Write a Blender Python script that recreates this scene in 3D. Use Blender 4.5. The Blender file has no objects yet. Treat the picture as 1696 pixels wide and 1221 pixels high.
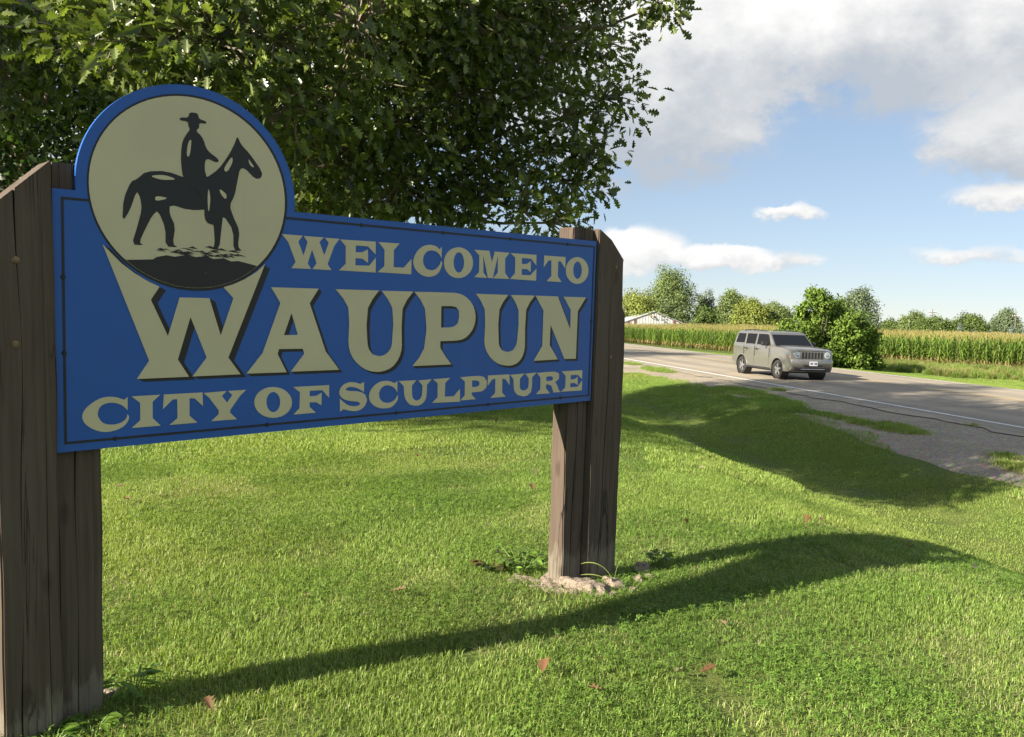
import bpy, bmesh, math, random
import numpy as np
from mathutils import Vector, Matrix
from mathutils.geometry import tessellate_polygon

random.seed(7)
rng = np.random.default_rng(7)
scene = bpy.context.scene
COL = scene.collection

# ------------------------------------------------------------------ camera
PITCH, ROLL = math.radians(3.6), math.radians(1.8)
cam_data = bpy.data.cameras.new('camera')
cam_data.sensor_width = 36.0
cam_data.lens = 1362.0 / 1696.0 * 36.0
cam_data.clip_start = 0.05
cam_data.clip_end = 9000.0
cam = bpy.data.objects.new('camera', cam_data)
COL.objects.link(cam)
fwd = Vector((0, math.cos(PITCH), -math.sin(PITCH)))
right0 = Vector((1, 0, 0))
down0 = fwd.cross(right0)
right = math.cos(ROLL) * right0 - math.sin(ROLL) * down0
down = math.sin(ROLL) * right0 + math.cos(ROLL) * down0
m = Matrix((right, -down, -fwd)).transposed().to_4x4()
m.translation = (0, 0, 1.55)
cam.matrix_world = m
scene.camera = cam

# ------------------------------------------------------------------ light
SUN_EL, SUN_AZ = math.radians(24.5), math.radians(-121.0)     # azimuth clockwise from +Y
sun_dir = Vector((math.sin(SUN_AZ) * math.cos(SUN_EL), math.cos(SUN_AZ) * math.cos(SUN_EL), math.sin(SUN_EL)))
sun_data = bpy.data.lights.new('sun', 'SUN')
sun_data.energy = 5.0
sun_data.angle = math.radians(0.55)
sun_data.color = (1.0, 0.90, 0.74)
sun = bpy.data.objects.new('sun', sun_data)
COL.objects.link(sun)
sun.rotation_euler = sun_dir.to_track_quat('Z', 'Y').to_euler()
sun.location = (-20, -10, 12)

scene.view_settings.view_transform = 'Standard'
scene.view_settings.look = 'None'
scene.view_settings.exposure = 1.62
scene.view_settings.gamma = 1.0
scene.view_settings.use_curve_mapping = False
scene.cycles.max_bounces = 5
scene.cycles.adaptive_threshold = 0.02
scene.cycles.diffuse_bounces = 2
scene.cycles.glossy_bounces = 3
scene.cycles.transmission_bounces = 4
scene.cycles.use_denoising = True
scene.cycles.caustics_reflective = False
scene.cycles.caustics_refractive = False


class G:
    """small helper round a node tree"""
    def __init__(self, tree):
        self.t = tree
    def n(self, kind, **kw):
        nd = self.t.nodes.new(kind)
        for k, v in kw.items():
            setattr(nd, k, v)
        return nd
    def link(self, a, b):
        self.t.links.new(a, b)
    def put(self, sock, v):
        if isinstance(v, (int, float)):
            sock.default_value = v
        elif isinstance(v, (tuple, list)):
            sock.default_value = v if len(v) == len(sock.default_value) else tuple(v) + (1.0,)
        else:
            self.link(v, sock)
    def m(self, op, a, b=None, c=None, clamp=False):
        nd = self.n('ShaderNodeMath', operation=op, use_clamp=clamp)
        for i, v in enumerate((a, b, c)):
            if v is not None:
                self.put(nd.inputs[i], v)
        return nd.outputs[0]
    def vm(self, op, a, b=None):
        nd = self.n('ShaderNodeVectorMath', operation=op)
        self.put(nd.inputs[0], a)
        if b is not None:
            self.put(nd.inputs[1], b)
        return nd.outputs[0]
    def noise(self, vec, scale, detail=4, rough=0.5, dist=0.0):
        nd = self.n('ShaderNodeTexNoise')
        if vec is not None:
            self.link(vec, nd.inputs['Vector'])
        nd.inputs['Scale'].default_value = scale
        nd.inputs['Detail'].default_value = detail
        nd.inputs['Roughness'].default_value = rough
        nd.inputs['Distortion'].default_value = dist
        return nd.outputs[0]
    def ramp(self, fac, stops, interp='LINEAR'):
        nd = self.n('ShaderNodeValToRGB')
        nd.color_ramp.interpolation = interp
        e = nd.color_ramp.elements
        while len(e) < len(stops):
            e.new(0.5)
        for el, (p, c) in zip(e, stops):
            el.position = p
            el.color = tuple(c) + (1.0,) if len(c) == 3 else c
        self.link(fac, nd.inputs[0])
        return nd.outputs[0]
    def smooth(self, v, lo, hi, a=0.0, b=1.0):
        nd = self.n('ShaderNodeMapRange', interpolation_type='SMOOTHSTEP')
        self.put(nd.inputs[0], v)
        for i, x in enumerate((lo, hi, a, b)):
            self.put(nd.inputs[i + 1], x)
        return nd.outputs[0]
    def mix(self, f, a, b, mode='MIX'):
        nd = self.n('ShaderNodeMix', data_type='RGBA', blend_type=mode)
        self.put(nd.inputs[0], f)
        self.put(nd.inputs[6], a)
        self.put(nd.inputs[7], b)
        return nd.outputs[2]


# ------------------------------------------------------------------ world: sky and clouds
world = bpy.data.worlds.new('World')
scene.world = world
world.use_nodes = True
wt = world.node_tree
wt.nodes.clear()
g = G(wt)
sky = g.n('ShaderNodeTexSky', sky_type='NISHITA')
sky.sun_disc = False
sky.sun_elevation = SUN_EL
sky.sun_rotation = SUN_AZ
sky.altitude = 900
sky.air_density = 1.0
sky.dust_density = 0.05
sky.ozone_density = 2.2
geo = g.n('ShaderNodeNewGeometry')
dirv = g.vm('SCALE', geo.outputs['Incoming'])
dirv.node.inputs['Scale'].default_value = -1.0
sep = g.n('ShaderNodeSeparateXYZ')
g.link(dirv, sep.inputs[0])
X, Y, Z = sep.outputs
az = g.m('MULTIPLY', g.m('ARCTAN2', X, Y), 180 / math.pi)
el = g.m('MULTIPLY', g.m('ARCSINE', Z), 180 / math.pi)
wn = g.noise(dirv, 9, 3, 0.6).node
wsep = g.n('ShaderNodeSeparateColor')
g.link(wn.outputs[1], wsep.inputs[0])
wob1 = g.m('SUBTRACT', wsep.outputs[0], 0.5)
wob2 = g.m('SUBTRACT', wsep.outputs[1], 0.5)
wob3 = g.m('SUBTRACT', wsep.outputs[2], 0.5)
azw = g.m('ADD', az, g.m('MULTIPLY', wob1, 7.0))
elw = g.m('ADD', el, g.m('MULTIPLY', wob2, 2.6))
# (azimuth, elevation, half width, half height, strength, brightness)
CLOUDS = [(8.0, 17.8, 14.0, 9.6, 1.35, 1.0), (27.7, 18.8, 17.0, 6.6, 1.1, 0.92), (31.0, 12.0, 7.5, 3.6, 0.85, 0.65),
          (18.1, 7.4, 2.9, 0.55, 0.75, 0.85), (30.5, 8.1, 4.1, 0.9, 0.8, 0.85), (8.3, 4.7, 4.4, 1.9, 1.15, 1.0),
          (13.8, 4.4, 3.9, 1.1, 0.95, 0.95), (17.6, 4.3, 3.4, 0.6, 0.6, 0.8), (28.5, 4.6, 5.2, 0.6, 0.45, 0.8),
          (-14.0, 15.0, 12.0, 6.0, 0.9, 0.9), (-40.0, 10.0, 16.0, 5.0, 1.0, 0.9), (52.0, 13.0, 14.0, 5.0, 1.0, 0.7)]
cov = wsum = lsum = None
def pvec(a, e):
    c = g.n('ShaderNodeCombineXYZ')
    g.link(a, c.inputs[0]); g.link(e, c.inputs[1])
    return c.outputs[0]
fine = g.noise(g.vm('MULTIPLY', dirv, (1, 1, 1.5)), 15, 5, 0.66)
fdev = g.m('SUBTRACT', fine, 0.5)
P_big = pvec(azw, g.m('MULTIPLY_ADD', fdev, 2.5, elw))
P_small = pvec(g.m('MULTIPLY_ADD', wob1, 3.5, az), g.m('MULTIPLY_ADD', fdev, 2.4, g.m('MULTIPLY_ADD', wob2, 1.0, el)))
for (a0, e0, ra, re, st, br) in CLOUDS:
    small = re < 2.0
    q = g.n('ShaderNodeVectorMath', operation='MULTIPLY_ADD')
    g.link(P_small if small else P_big, q.inputs[0])
    q.inputs[1].default_value = (1 / ra, 1 / re, 0)
    q.inputs[2].default_value = (-a0 / ra, -e0 / re, 0)
    dt = g.n('ShaderNodeVectorMath', operation='DOT_PRODUCT')
    g.link(q.outputs[0], dt.inputs[0]); g.link(q.outputs[0], dt.inputs[1])
    w = g.m('MULTIPLY_ADD', dt.outputs['Value'], -st, st, clamp=True)
    sy = g.n('ShaderNodeSeparateXYZ')
    g.link(q.outputs[0], sy.inputs[0])
    li = g.smooth(sy.outputs[1], -0.85, 0.5, 0.0, br) if not small else g.smooth(sy.outputs[1], -1.1, 0.3, 0.45 * br, br)
    cov = w if cov is None else g.m('MAXIMUM', cov, w)
    wsum = w if wsum is None else g.m('ADD', wsum, w)
    lsum = g.m('MULTIPLY', w, li) if lsum is None else g.m('MULTIPLY_ADD', w, li, lsum)
# cloud sheet seen in perspective, over the whole upper sky
zp = g.m('ADD', g.m('MAXIMUM', Z, 0.0), 0.10)
comb = g.n('ShaderNodeCombineXYZ')
g.link(g.m('DIVIDE', X, zp), comb.inputs[0])
g.link(g.m('DIVIDE', Y, zp), comb.inputs[1])
sheet = g.noise(comb.outputs[0], 0.55, 3, 0.6)
sheet_c = g.m('MULTIPLY', g.smooth(sheet, 0.42, 0.62), g.smooth(el, 15.0, 24.0))
dens = g.m('ADD', cov, g.m('MULTIPLY', g.m('SUBTRACT', fine, 0.5), g.smooth(cov, 0.0, 0.30, 0.0, 1.5)))
alpha = g.m('MAXIMUM', g.smooth(dens, -0.02, 0.60), sheet_c)
lit = g.m('DIVIDE', lsum, g.m('MAXIMUM', wsum, 0.02))
lit = g.m('MAXIMUM', lit, g.m('MULTIPLY', sheet_c, 0.55))
lit = g.m('ADD', lit, g.m('MULTIPLY', wob3, 0.9))
lit = g.m('ADD', lit, g.m('MULTIPLY', g.m('SUBTRACT', fine, 0.5), 0.9))
cloud = g.ramp(lit, [(0.0, (0.60, 0.66, 0.74)), (0.3, (0.76, 0.79, 0.83)), (0.62, (0.97, 0.975, 0.98)), (1.0, (1.22, 1.21, 1.19))])
bg_sky = g.n('ShaderNodeBackground')
gam = g.n('ShaderNodeGamma')
g.link(sky.outputs[0], gam.inputs[0])
gam.inputs[1].default_value = 0.55
g.link(g.mix(1.0, gam.outputs[0], (0.95, 1.0, 1.10), 'MULTIPLY'), bg_sky.inputs[0])
bg_sky.inputs[1].default_value = 0.087
bg_cl = g.n('ShaderNodeBackground')
g.link(cloud, bg_cl.inputs[0])
bg_cl.inputs[1].default_value = 0.285
mixs = g.n('ShaderNodeMixShader')
g.link(g.m('MULTIPLY', alpha, g.smooth(el, 0.0, 2.0)), mixs.inputs[0])
g.link(bg_sky.outputs[0], mixs.inputs[1])
g.link(bg_cl.outputs[0], mixs.inputs[2])
wout = g.n('ShaderNodeOutputWorld')
g.link(mixs.outputs[0], wout.inputs[0])
world.cycles.sampling_method = 'MANUAL'
world.cycles.sample_map_resolution = 512


# ------------------------------------------------------------------ materials
def new_mat(name):
    mt = bpy.data.materials.new(name)
    mt.use_nodes = True
    mt.node_tree.nodes.clear()
    gg = G(mt.node_tree)
    out = gg.n('ShaderNodeOutputMaterial')
    return mt, gg, out


def principled(gg, out, color, rough=0.6, metal=0.0, spec=0.5, bump=None, bump_s=0.3, bump_d=0.01, coat=0.0):
    p = gg.n('ShaderNodeBsdfPrincipled')
    gg.put(p.inputs['Base Color'], color)
    gg.put(p.inputs['Roughness'], rough)
    gg.put(p.inputs['Metallic'], metal)
    p.inputs['Specular IOR Level'].default_value = spec
    p.inputs['Coat Weight'].default_value = coat
    if bump is not None:
        b = gg.n('ShaderNodeBump')
        b.inputs['Strength'].default_value = bump_s
        b.inputs['Distance'].default_value = bump_d
        gg.link(bump, b.inputs['Height'])
        gg.link(b.outputs[0], p.inputs['Normal'])
    gg.link(p.outputs[0], out.inputs[0])
    return p


def obj_coord(gg):
    return gg.n('ShaderNodeTexCoord').outputs['Object']


def pos_coord(gg):
    return gg.n('ShaderNodeNewGeometry').outputs['Position']


def attr(gg, name, kind='GEOMETRY'):
    a = gg.n('ShaderNodeAttribute', attribute_type=kind, attribute_name=name)
    return a


def simple(name, color, rough=0.5, metal=0.0, spec=0.5, coat=0.0, vary=0.08, scale=8.0):
    mt, gg, out = new_mat(name)
    nz = gg.noise(obj_coord(gg), scale, 4, 0.6)
    c = gg.mix(gg.smooth(nz, 0.3, 0.7), tuple(x * (1 - vary) for x in color), tuple(min(1, x * (1 + vary)) for x in color))
    r = gg.m('ADD', rough - 0.05, gg.m('MULTIPLY', nz, 0.1))
    principled(gg, out, c, r, metal, spec, coat=coat)
    return mt


def plant_mat(name, gloss=0.45, trans=0.35, inst=False, spec=0.4):
    mt, gg, out = new_mat(name)
    c = attr(gg, 'col').outputs['Color']
    if inst:
        c = gg.mix(1.0, c, attr(gg, 'itint', 'INSTANCER').outputs['Color'], 'MULTIPLY')
    p = gg.n('ShaderNodeBsdfPrincipled')
    gg.link(c, p.inputs['Base Color'])
    p.inputs['Roughness'].default_value = gloss
    p.inputs['Specular IOR Level'].default_value = spec
    tr = gg.n('ShaderNodeBsdfTranslucent')
    gg.link(gg.mix(1.0, c, (1.25, 1.35, 0.6), 'MULTIPLY'), tr.inputs[0])
    mx = gg.n('ShaderNodeMixShader')
    mx.inputs[0].default_value = trans
    gg.link(p.outputs[0], mx.inputs[1])
    gg.link(tr.outputs[0], mx.inputs[2])
    gg.link(mx.outputs[0], out.inputs[0])
    return mt


MAT = {}
MAT['leaf'] = plant_mat('leaf', 0.34, 0.36, spec=0.6)
MAT['far_leaf'] = plant_mat('far_leaf', 0.6, 0.3, spec=0.2)
MAT['grass'] = plant_mat('grass_blade', 0.5, 0.42, inst=True, spec=0.3)
MAT['corn'] = plant_mat('corn_leaf', 0.45, 0.35, inst=True, spec=0.3)

mt, gg, out = new_mat('bark')
oc = pos_coord(gg)
st = gg.vm('MULTIPLY', oc, (14, 14, 3))
nz = gg.noise(st, 1.6, 6, 0.65, 0.6)
principled(gg, out, gg.ramp(nz, [(0.3, (0.035, 0.028, 0.022)), (0.55, (0.11, 0.092, 0.075)), (0.8, (0.21, 0.185, 0.16))]), 0.9, spec=0.2, bump=nz, bump_s=0.9, bump_d=0.03)
MAT['bark'] = mt
MAT['twig'] = simple('twig_bark', (0.21, 0.18, 0.145), 0.85, spec=0.2, vary=0.35, scale=6)

# old stained timber: grain, drying cracks, knots, paint worn away near the ground
mt, gg, out = new_mat('timber')
oc = obj_coord(gg)
info = gg.n('ShaderNodeObjectInfo')
ofs = gg.n('ShaderNodeCombineXYZ')
gg.link(gg.m('MULTIPLY', info.outputs['Random'], 37.0), ofs.inputs[0])
gg.link(gg.m('MULTIPLY', info.outputs['Random'], 11.0), ofs.inputs[2])
pc = gg.vm('ADD', oc, ofs.outputs[0])
grain = gg.noise(gg.vm('MULTIPLY', pc, (70, 70, 2.2)), 1.0, 6, 0.65, 0.5)
broad = gg.noise(gg.vm('MULTIPLY', pc, (6, 6, 1.2)), 1.0, 4, 0.55)
warp = gg.vm('ADD', gg.vm('MULTIPLY', pc, (16, 16, 0.55)), gg.vm('SCALE', gg.n('ShaderNodeTexNoise').outputs[1]))
crk = gg.noise(gg.vm('MULTIPLY', pc, (13, 13, 0.45)), 1.0, 5, 0.55, 0.9)
crack = gg.m('SUBTRACT', 1.0, gg.smooth(gg.m('ABSOLUTE', gg.m('SUBTRACT', crk, 0.5)), 0.0, 0.011))
crack = gg.m('MULTIPLY', crack, gg.smooth(gg.noise(gg.vm('MULTIPLY', pc, (5, 5, 0.8)), 1.0, 2, 0.5), 0.46, 0.6))
vor = gg.n('ShaderNodeTexVoronoi')
gg.link(gg.vm('MULTIPLY', pc, (8, 8, 3.2)), vor.inputs['Vector'])
vor.inputs['Scale'].default_value = 0.75
knot = gg.m('SUBTRACT', 1.0, gg.smooth(vor.outputs['Distance'], 0.05, 0.16))
base = gg.ramp(grain, [(0.25, (0.056, 0.041, 0.031)), (0.5, (0.083, 0.061, 0.046)), (0.78, (0.115, 0.087, 0.067))])
base = gg.mix(gg.smooth(broad, 0.35, 0.7, 0.0, 0.55), base, (0.11, 0.088, 0.070))
sepz = gg.n('ShaderNodeSeparateXYZ')
gg.link(oc, sepz.inputs[0])
bare = gg.m('ADD', sepz.outputs[2], gg.m('MULTIPLY', gg.m('SUBTRACT', gg.noise(gg.vm('MULTIPLY', pc, (30, 30, 5)), 1.0, 4, 0.6), 0.5), 0.42))
bare = gg.m('SUBTRACT', 1.0, gg.smooth(bare, 0.10, 0.17))
base = gg.mix(gg.m('MULTIPLY', bare, 0.5), base, gg.ramp(grain, [(0.3, (0.13, 0.115, 0.085)), (0.75, (0.30, 0.27, 0.21))]))
base = gg.mix(gg.m('MULTIPLY', knot, 0.7), base, (0.045, 0.032, 0.024))
base = gg.mix(gg.m('MULTIPLY', crack, 0.75), base, (0.008, 0.006, 0.005))
hgt = gg.m('SUBTRACT', gg.m('MULTIPLY', grain, 0.25), gg.m('ADD', crack, gg.m('MULTIPLY', knot, 0.15)))
principled(gg, out, base, 0.82, spec=0.25, bump=hgt, bump_s=0.9, bump_d=0.006)
MAT['timber'] = mt

# sign enamel
def enamel(name, color, rough=0.38):
    mt, gg, out = new_mat(name)
    oc = obj_coord(gg)
    n1 = gg.noise(oc, 3.0, 5, 0.6)
    n2 = gg.noise(oc, 60.0, 3, 0.6)
    streak = gg.noise(gg.vm('MULTIPLY', oc, (22, 22, 0.8)), 1.0, 5, 0.6)
    c = gg.mix(gg.smooth(n1, 0.35, 0.75, 0.0, 0.5), color, tuple(min(1, x * 1.14 + 0.008) for x in color))
    c = gg.mix(gg.smooth(streak, 0.60, 0.80, 0.0, 0.30), c, tuple(x * 0.72 + 0.025 for x in color))
    c = gg.mix(gg.smooth(n2, 0.70, 0.80, 0.0, 0.35), c, (0.34, 0.34, 0.32))
    r = gg.m('ADD', rough - 0.08, gg.m('MULTIPLY', n1, 0.2))
    principled(gg, out, c, r, spec=0.4, bump=gg.noise(oc, 140, 2, 0.5), bump_s=0.05, bump_d=0.001)
    return mt
MAT['sign_blue'] = enamel('sign_blue', (0.012, 0.085, 0.36))
MAT['sign_cream'] = enamel('sign_cream', (0.52, 0.465, 0.305), 0.5)
MAT['sign_black'] = enamel('sign_black', (0.012, 0.012, 0.013), 0.45)
MAT['rust'] = simple('rusty_bolt', (0.20, 0.13, 0.075), 0.7, 0.4, vary=0.35, scale=60)

# concrete rubble
mt, gg, out = new_mat('rubble')
oc = pos_coord(gg)
n1 = gg.noise(oc, 35, 5, 0.65)
n2 = gg.noise(oc, 120, 3, 0.6)
principled(gg, out, gg.ramp(gg.m('ADD', gg.m('MULTIPLY', n1, 0.6), gg.m('MULTIPLY', n2, 0.4)), [(0.34, (0.09, 0.072, 0.055)), (0.52, (0.29, 0.235, 0.185)), (0.74, (0.44, 0.37, 0.30))]), 0.95, spec=0.15, bump=gg.m('ADD', n1, n2), bump_s=0.9, bump_d=0.012)
MAT['rubble'] = mt

# soil and thatch under the grass
mt, gg, out = new_mat('turf_soil')
pc = pos_coord(gg)
n1 = gg.noise(pc, 1.2, 5, 0.6)
n2 = gg.noise(pc, 26, 5, 0.7)
n3 = gg.noise(pc, 0.05, 4, 0.6)
c = gg.ramp(n2, [(0.28, (0.040, 0.060, 0.014)), (0.5, (0.085, 0.125, 0.025)), (0.75, (0.19, 0.21, 0.06))])
c = gg.mix(gg.smooth(n1, 0.42, 0.68, 0.0, 0.6), c, (0.15, 0.165, 0.045))
c = gg.mix(gg.smooth(n3, 0.45, 0.65, 0.0, 0.5), c, (0.10, 0.135, 0.03))
principled(gg, out, c, 0.9, spec=0.15, bump=n2, bump_s=0.8, bump_d=0.03)
MAT['turf'] = mt

# asphalt, bleached, with patched cracks; 'ta' holds metres (across, along)
mt, gg, out = new_mat('asphalt')
ta = attr(gg, 'ta').outputs['Vector']
sp = gg.n('ShaderNodeSeparateXYZ')
gg.link(ta, sp.inputs[0])
T, A = sp.outputs[0], sp.outputs[1]
n1 = gg.noise(gg.vm('MULTIPLY', ta, (1.0, 0.12, 1)), 1.3, 5, 0.6)
n2 = gg.noise(ta, 70, 3, 0.7)
n3 = gg.noise(ta, 0.5, 5, 0.6)
c = gg.ramp(n1, [(0.3, (0.275, 0.235, 0.178)), (0.55, (0.355, 0.305, 0.232)), (0.8, (0.43, 0.375, 0.29))])
c = gg.mix(gg.smooth(n2, 0.42, 0.7, 0.0, 0.40), c, (0.15, 0.14, 0.125))
c = gg.mix(gg.smooth(n3, 0.56, 0.68, 0.0, 0.35), c, (0.115, 0.11, 0.104))
lane = gg.m('ABSOLUTE', gg.m('SUBTRACT', gg.m('MODULO', gg.m('ADD', T, 1.0), 2.1), 1.05))
c = gg.mix(gg.smooth(lane, 0.25, 0.75, 0.22, 0.0), c, (0.12, 0.112, 0.10))
wv = gg.m('MULTIPLY', gg.m('SUBTRACT', gg.noise(gg.vm('MULTIPLY', ta, (0.1, 1, 1)), 0.9, 5, 0.65), 0.5), 0.55)
ck = gg.m('SUBTRACT', 1.0, gg.smooth(gg.m('ABSOLUTE', gg.m('SUBTRACT', gg.m('ADD', T, wv), -0.62)), 0.004, 0.03))
ck2 = gg.m('SUBTRACT', 1.0, gg.smooth(gg.m('ABSOLUTE', gg.m('SUBTRACT', gg.m('ADD', T, gg.m('MULTIPLY', wv, 0.7)), 4.35)), 0.008, 0.035))
wv3 = gg.m('MULTIPLY', gg.m('SUBTRACT', gg.noise(gg.vm('MULTIPLY', ta, (1, 0.1, 1)), 0.7, 5, 0.65), 0.5), 1.8)
am = gg.m('ABSOLUTE', gg.m('SUBTRACT', gg.m('MODULO', gg.m('ADD', gg.m('ADD', A, wv3), 400.0), 9.5), 4.7))
ck3 = gg.m('SUBTRACT', 1.0, gg.smooth(am, 0.01, 0.07))
cr = gg.m('MULTIPLY', gg.m('MAXIMUM', gg.m('MAXIMUM', ck, ck2), ck3), gg.smooth(gg.noise(ta, 0.8, 2), 0.35, 0.5))
c = gg.mix(gg.m('MULTIPLY', cr, 0.65), c, (0.05, 0.046, 0.04))
principled(gg, out, c, 0.9, spec=0.25, bump=gg.m('SUBTRACT', n2, cr), bump_s=0.5, bump_d=0.006)
MAT['asphalt'] = mt


def paint(name, color):
    mt, gg, out = new_mat(name)
    ta = attr(gg, 'ta').outputs['Vector']
    n1 = gg.noise(ta, 45, 4, 0.7)
    n2 = gg.noise(ta, 1.5, 4, 0.6)
    f = gg.smooth(gg.m('ADD', gg.m('MULTIPLY', n1, 0.6), gg.m('MULTIPLY', n2, 0.5)), 0.56, 0.72, 0.0, 0.75)
    principled(gg, out, gg.mix(f, color, (0.20, 0.19, 0.17)), 0.7, spec=0.3)
    return mt
MAT['white_paint'] = paint('white_road_paint', (0.72, 0.72, 0.69))
MAT['yellow_paint'] = paint('yellow_road_paint', (0.50, 0.33, 0.07))

mt, gg, out = new_mat('gravel')
pc = pos_coord(gg)
v = gg.n('ShaderNodeTexVoronoi')
gg.link(pc, v.inputs['Vector'])
v.inputs['Scale'].default_value = 26
n1 = gg.noise(pc, 1.1, 5, 0.65)
n2 = gg.noise(pc, 60, 4, 0.7)
c = gg.mix(0.35, gg.ramp(n2, [(0.3, (0.25, 0.21, 0.16)), (0.5, (0.43, 0.37, 0.285)), (0.75, (0.62, 0.545, 0.44))]), v.outputs['Color'], 'OVERLAY')
c = gg.mix(1.0, c, gg.ramp(n1, [(0.3, (0.72, 0.70, 0.66)), (0.7, (1.0, 0.98, 0.94))]), 'MULTIPLY')
hsv = gg.n('ShaderNodeHueSaturation')
hsv.inputs['Saturation'].default_value = 0.9
gg.link(c, hsv.inputs['Color'])
principled(gg, out, hsv.outputs[0], 0.95, spec=0.15, bump=gg.m('ADD', v.outputs['Distance'], n2), bump_s=0.9, bump_d=0.03)
MAT['gravel'] = mt

# car
mt, gg, out = new_mat('car_paint')
oc = obj_coord(gg)
dust = gg.noise(oc, 2.5, 4, 0.6)
flake = gg.noise(oc, 900, 1, 0.5)
c = gg.mix(gg.smooth(flake, 0.35, 0.65), (0.30, 0.285, 0.252), (0.33, 0.312, 0.275))
c = gg.mix(gg.smooth(dust, 0.4, 0.8, 0.0, 0.25), c, (0.29, 0.27, 0.235))
principled(gg, out, c, gg.m('ADD', 0.24, gg.m('MULTIPLY', dust, 0.10)), 0.72, 0.5, coat=0.7)
MAT['car_paint'] = mt
MAT['car_glass'] = simple('car_glass', (0.010, 0.011, 0.012), 0.09, 0.0, 0.45, vary=0.1)
MAT['side_glass'] = simple('side_glass', (0.006, 0.006, 0.007), 0.12, 0.0, 0.12, vary=0.1)
MAT['car_black'] = simple('car_black_plastic', (0.016, 0.016, 0.017), 0.55, vary=0.2)
MAT['tyre'] = simple('tyre_rubber', (0.018, 0.018, 0.018), 0.8, vary=0.25, scale=20)
MAT['rim'] = simple('alloy_rim', (0.55, 0.55, 0.56), 0.33, 0.85, vary=0.1)
MAT['chrome'] = simple('chrome', (0.62, 0.63, 0.65), 0.16, 0.9, vary=0.05)
MAT['lamp'] = simple('headlamp_lens', (0.42, 0.47, 0.55), 0.08, 0.3, 0.8, coat=0.8)
MAT['amber'] = simple('amber_lens', (0.65, 0.20, 0.02), 0.2, vary=0.1)
MAT['red_lens'] = simple('red_lens', (0.35, 0.01, 0.01), 0.2)
MAT['plate'] = simple('plate_white', (0.68, 0.69, 0.70), 0.45, vary=0.03)
MAT['plate_ink'] = simple('plate_ink', (0.08, 0.09, 0.13), 0.5)

MAT['barn_white'] = simple('barn_white_metal', (0.72, 0.71, 0.69), 0.5, vary=0.08, scale=0.6)
MAT['barn_roof'] = simple('barn_roof_metal', (0.50, 0.53, 0.57), 0.4, 0.2, vary=0.08, scale=0.5)
MAT['barn_brown'] = simple('barn_brown_trim', (0.22, 0.10, 0.075), 0.6, vary=0.1)
MAT['pole'] = simple('weathered_pole', (0.14, 0.12, 0.10), 0.85, vary=0.2, scale=2)
MAT['dead_leaf'] = plant_mat('dead_leaf', 0.6, 0.2, spec=0.2)


# ------------------------------------------------------------------ mesh helpers
def tag(o, label=None, cat=None, group=None, kind=None):
    if label: o['label'] = label
    if cat: o['category'] = cat
    if group: o['group'] = group
    if kind: o['kind'] = kind
    return o


def link(name, me, mat=None, parent=None):
    o = bpy.data.objects.new(name, me)
    COL.objects.link(o)
    if mat is not None and me is not None:
        me.materials.append(MAT[mat] if isinstance(mat, str) else mat)
    if parent is not None:
        o.parent = parent
    return o


def empty(name, loc=(0, 0, 0), rz=0.0):
    o = bpy.data.objects.new(name, None)
    o.empty_display_size = 0.2
    COL.objects.link(o)
    o.location = loc
    o.rotation_euler = (0, 0, rz)
    return o


def fast_mesh(name, verts, loops, totals, cols=None, smooth=False):
    """verts (n,3); loops flat vertex indices; totals loop count of each face"""
    me = bpy.data.meshes.new(name)
    verts = np.asarray(verts, np.float32)
    loops = np.asarray(loops, np.int32)
    totals = np.asarray(totals, np.int32)
    me.vertices.add(len(verts))
    me.vertices.foreach_set('co', verts.ravel())
    me.loops.add(len(loops))
    me.loops.foreach_set('vertex_index', loops)
    me.polygons.add(len(totals))
    starts = np.concatenate([[0], np.cumsum(totals)[:-1]]).astype(np.int32)
    me.polygons.foreach_set('loop_start', starts)
    me.polygons.foreach_set('loop_total', totals)
    if smooth:
        me.polygons.foreach_set('use_smooth', np.ones(len(totals), bool))
    me.update(calc_edges=True)
    if cols is not None:
        a = me.attributes.new('col', 'FLOAT_COLOR', 'POINT')
        cc = np.ones((len(verts), 4), np.float32)
        cc[:, :3] = cols
        a.data.foreach_set('color', cc.ravel())
    return me


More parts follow.
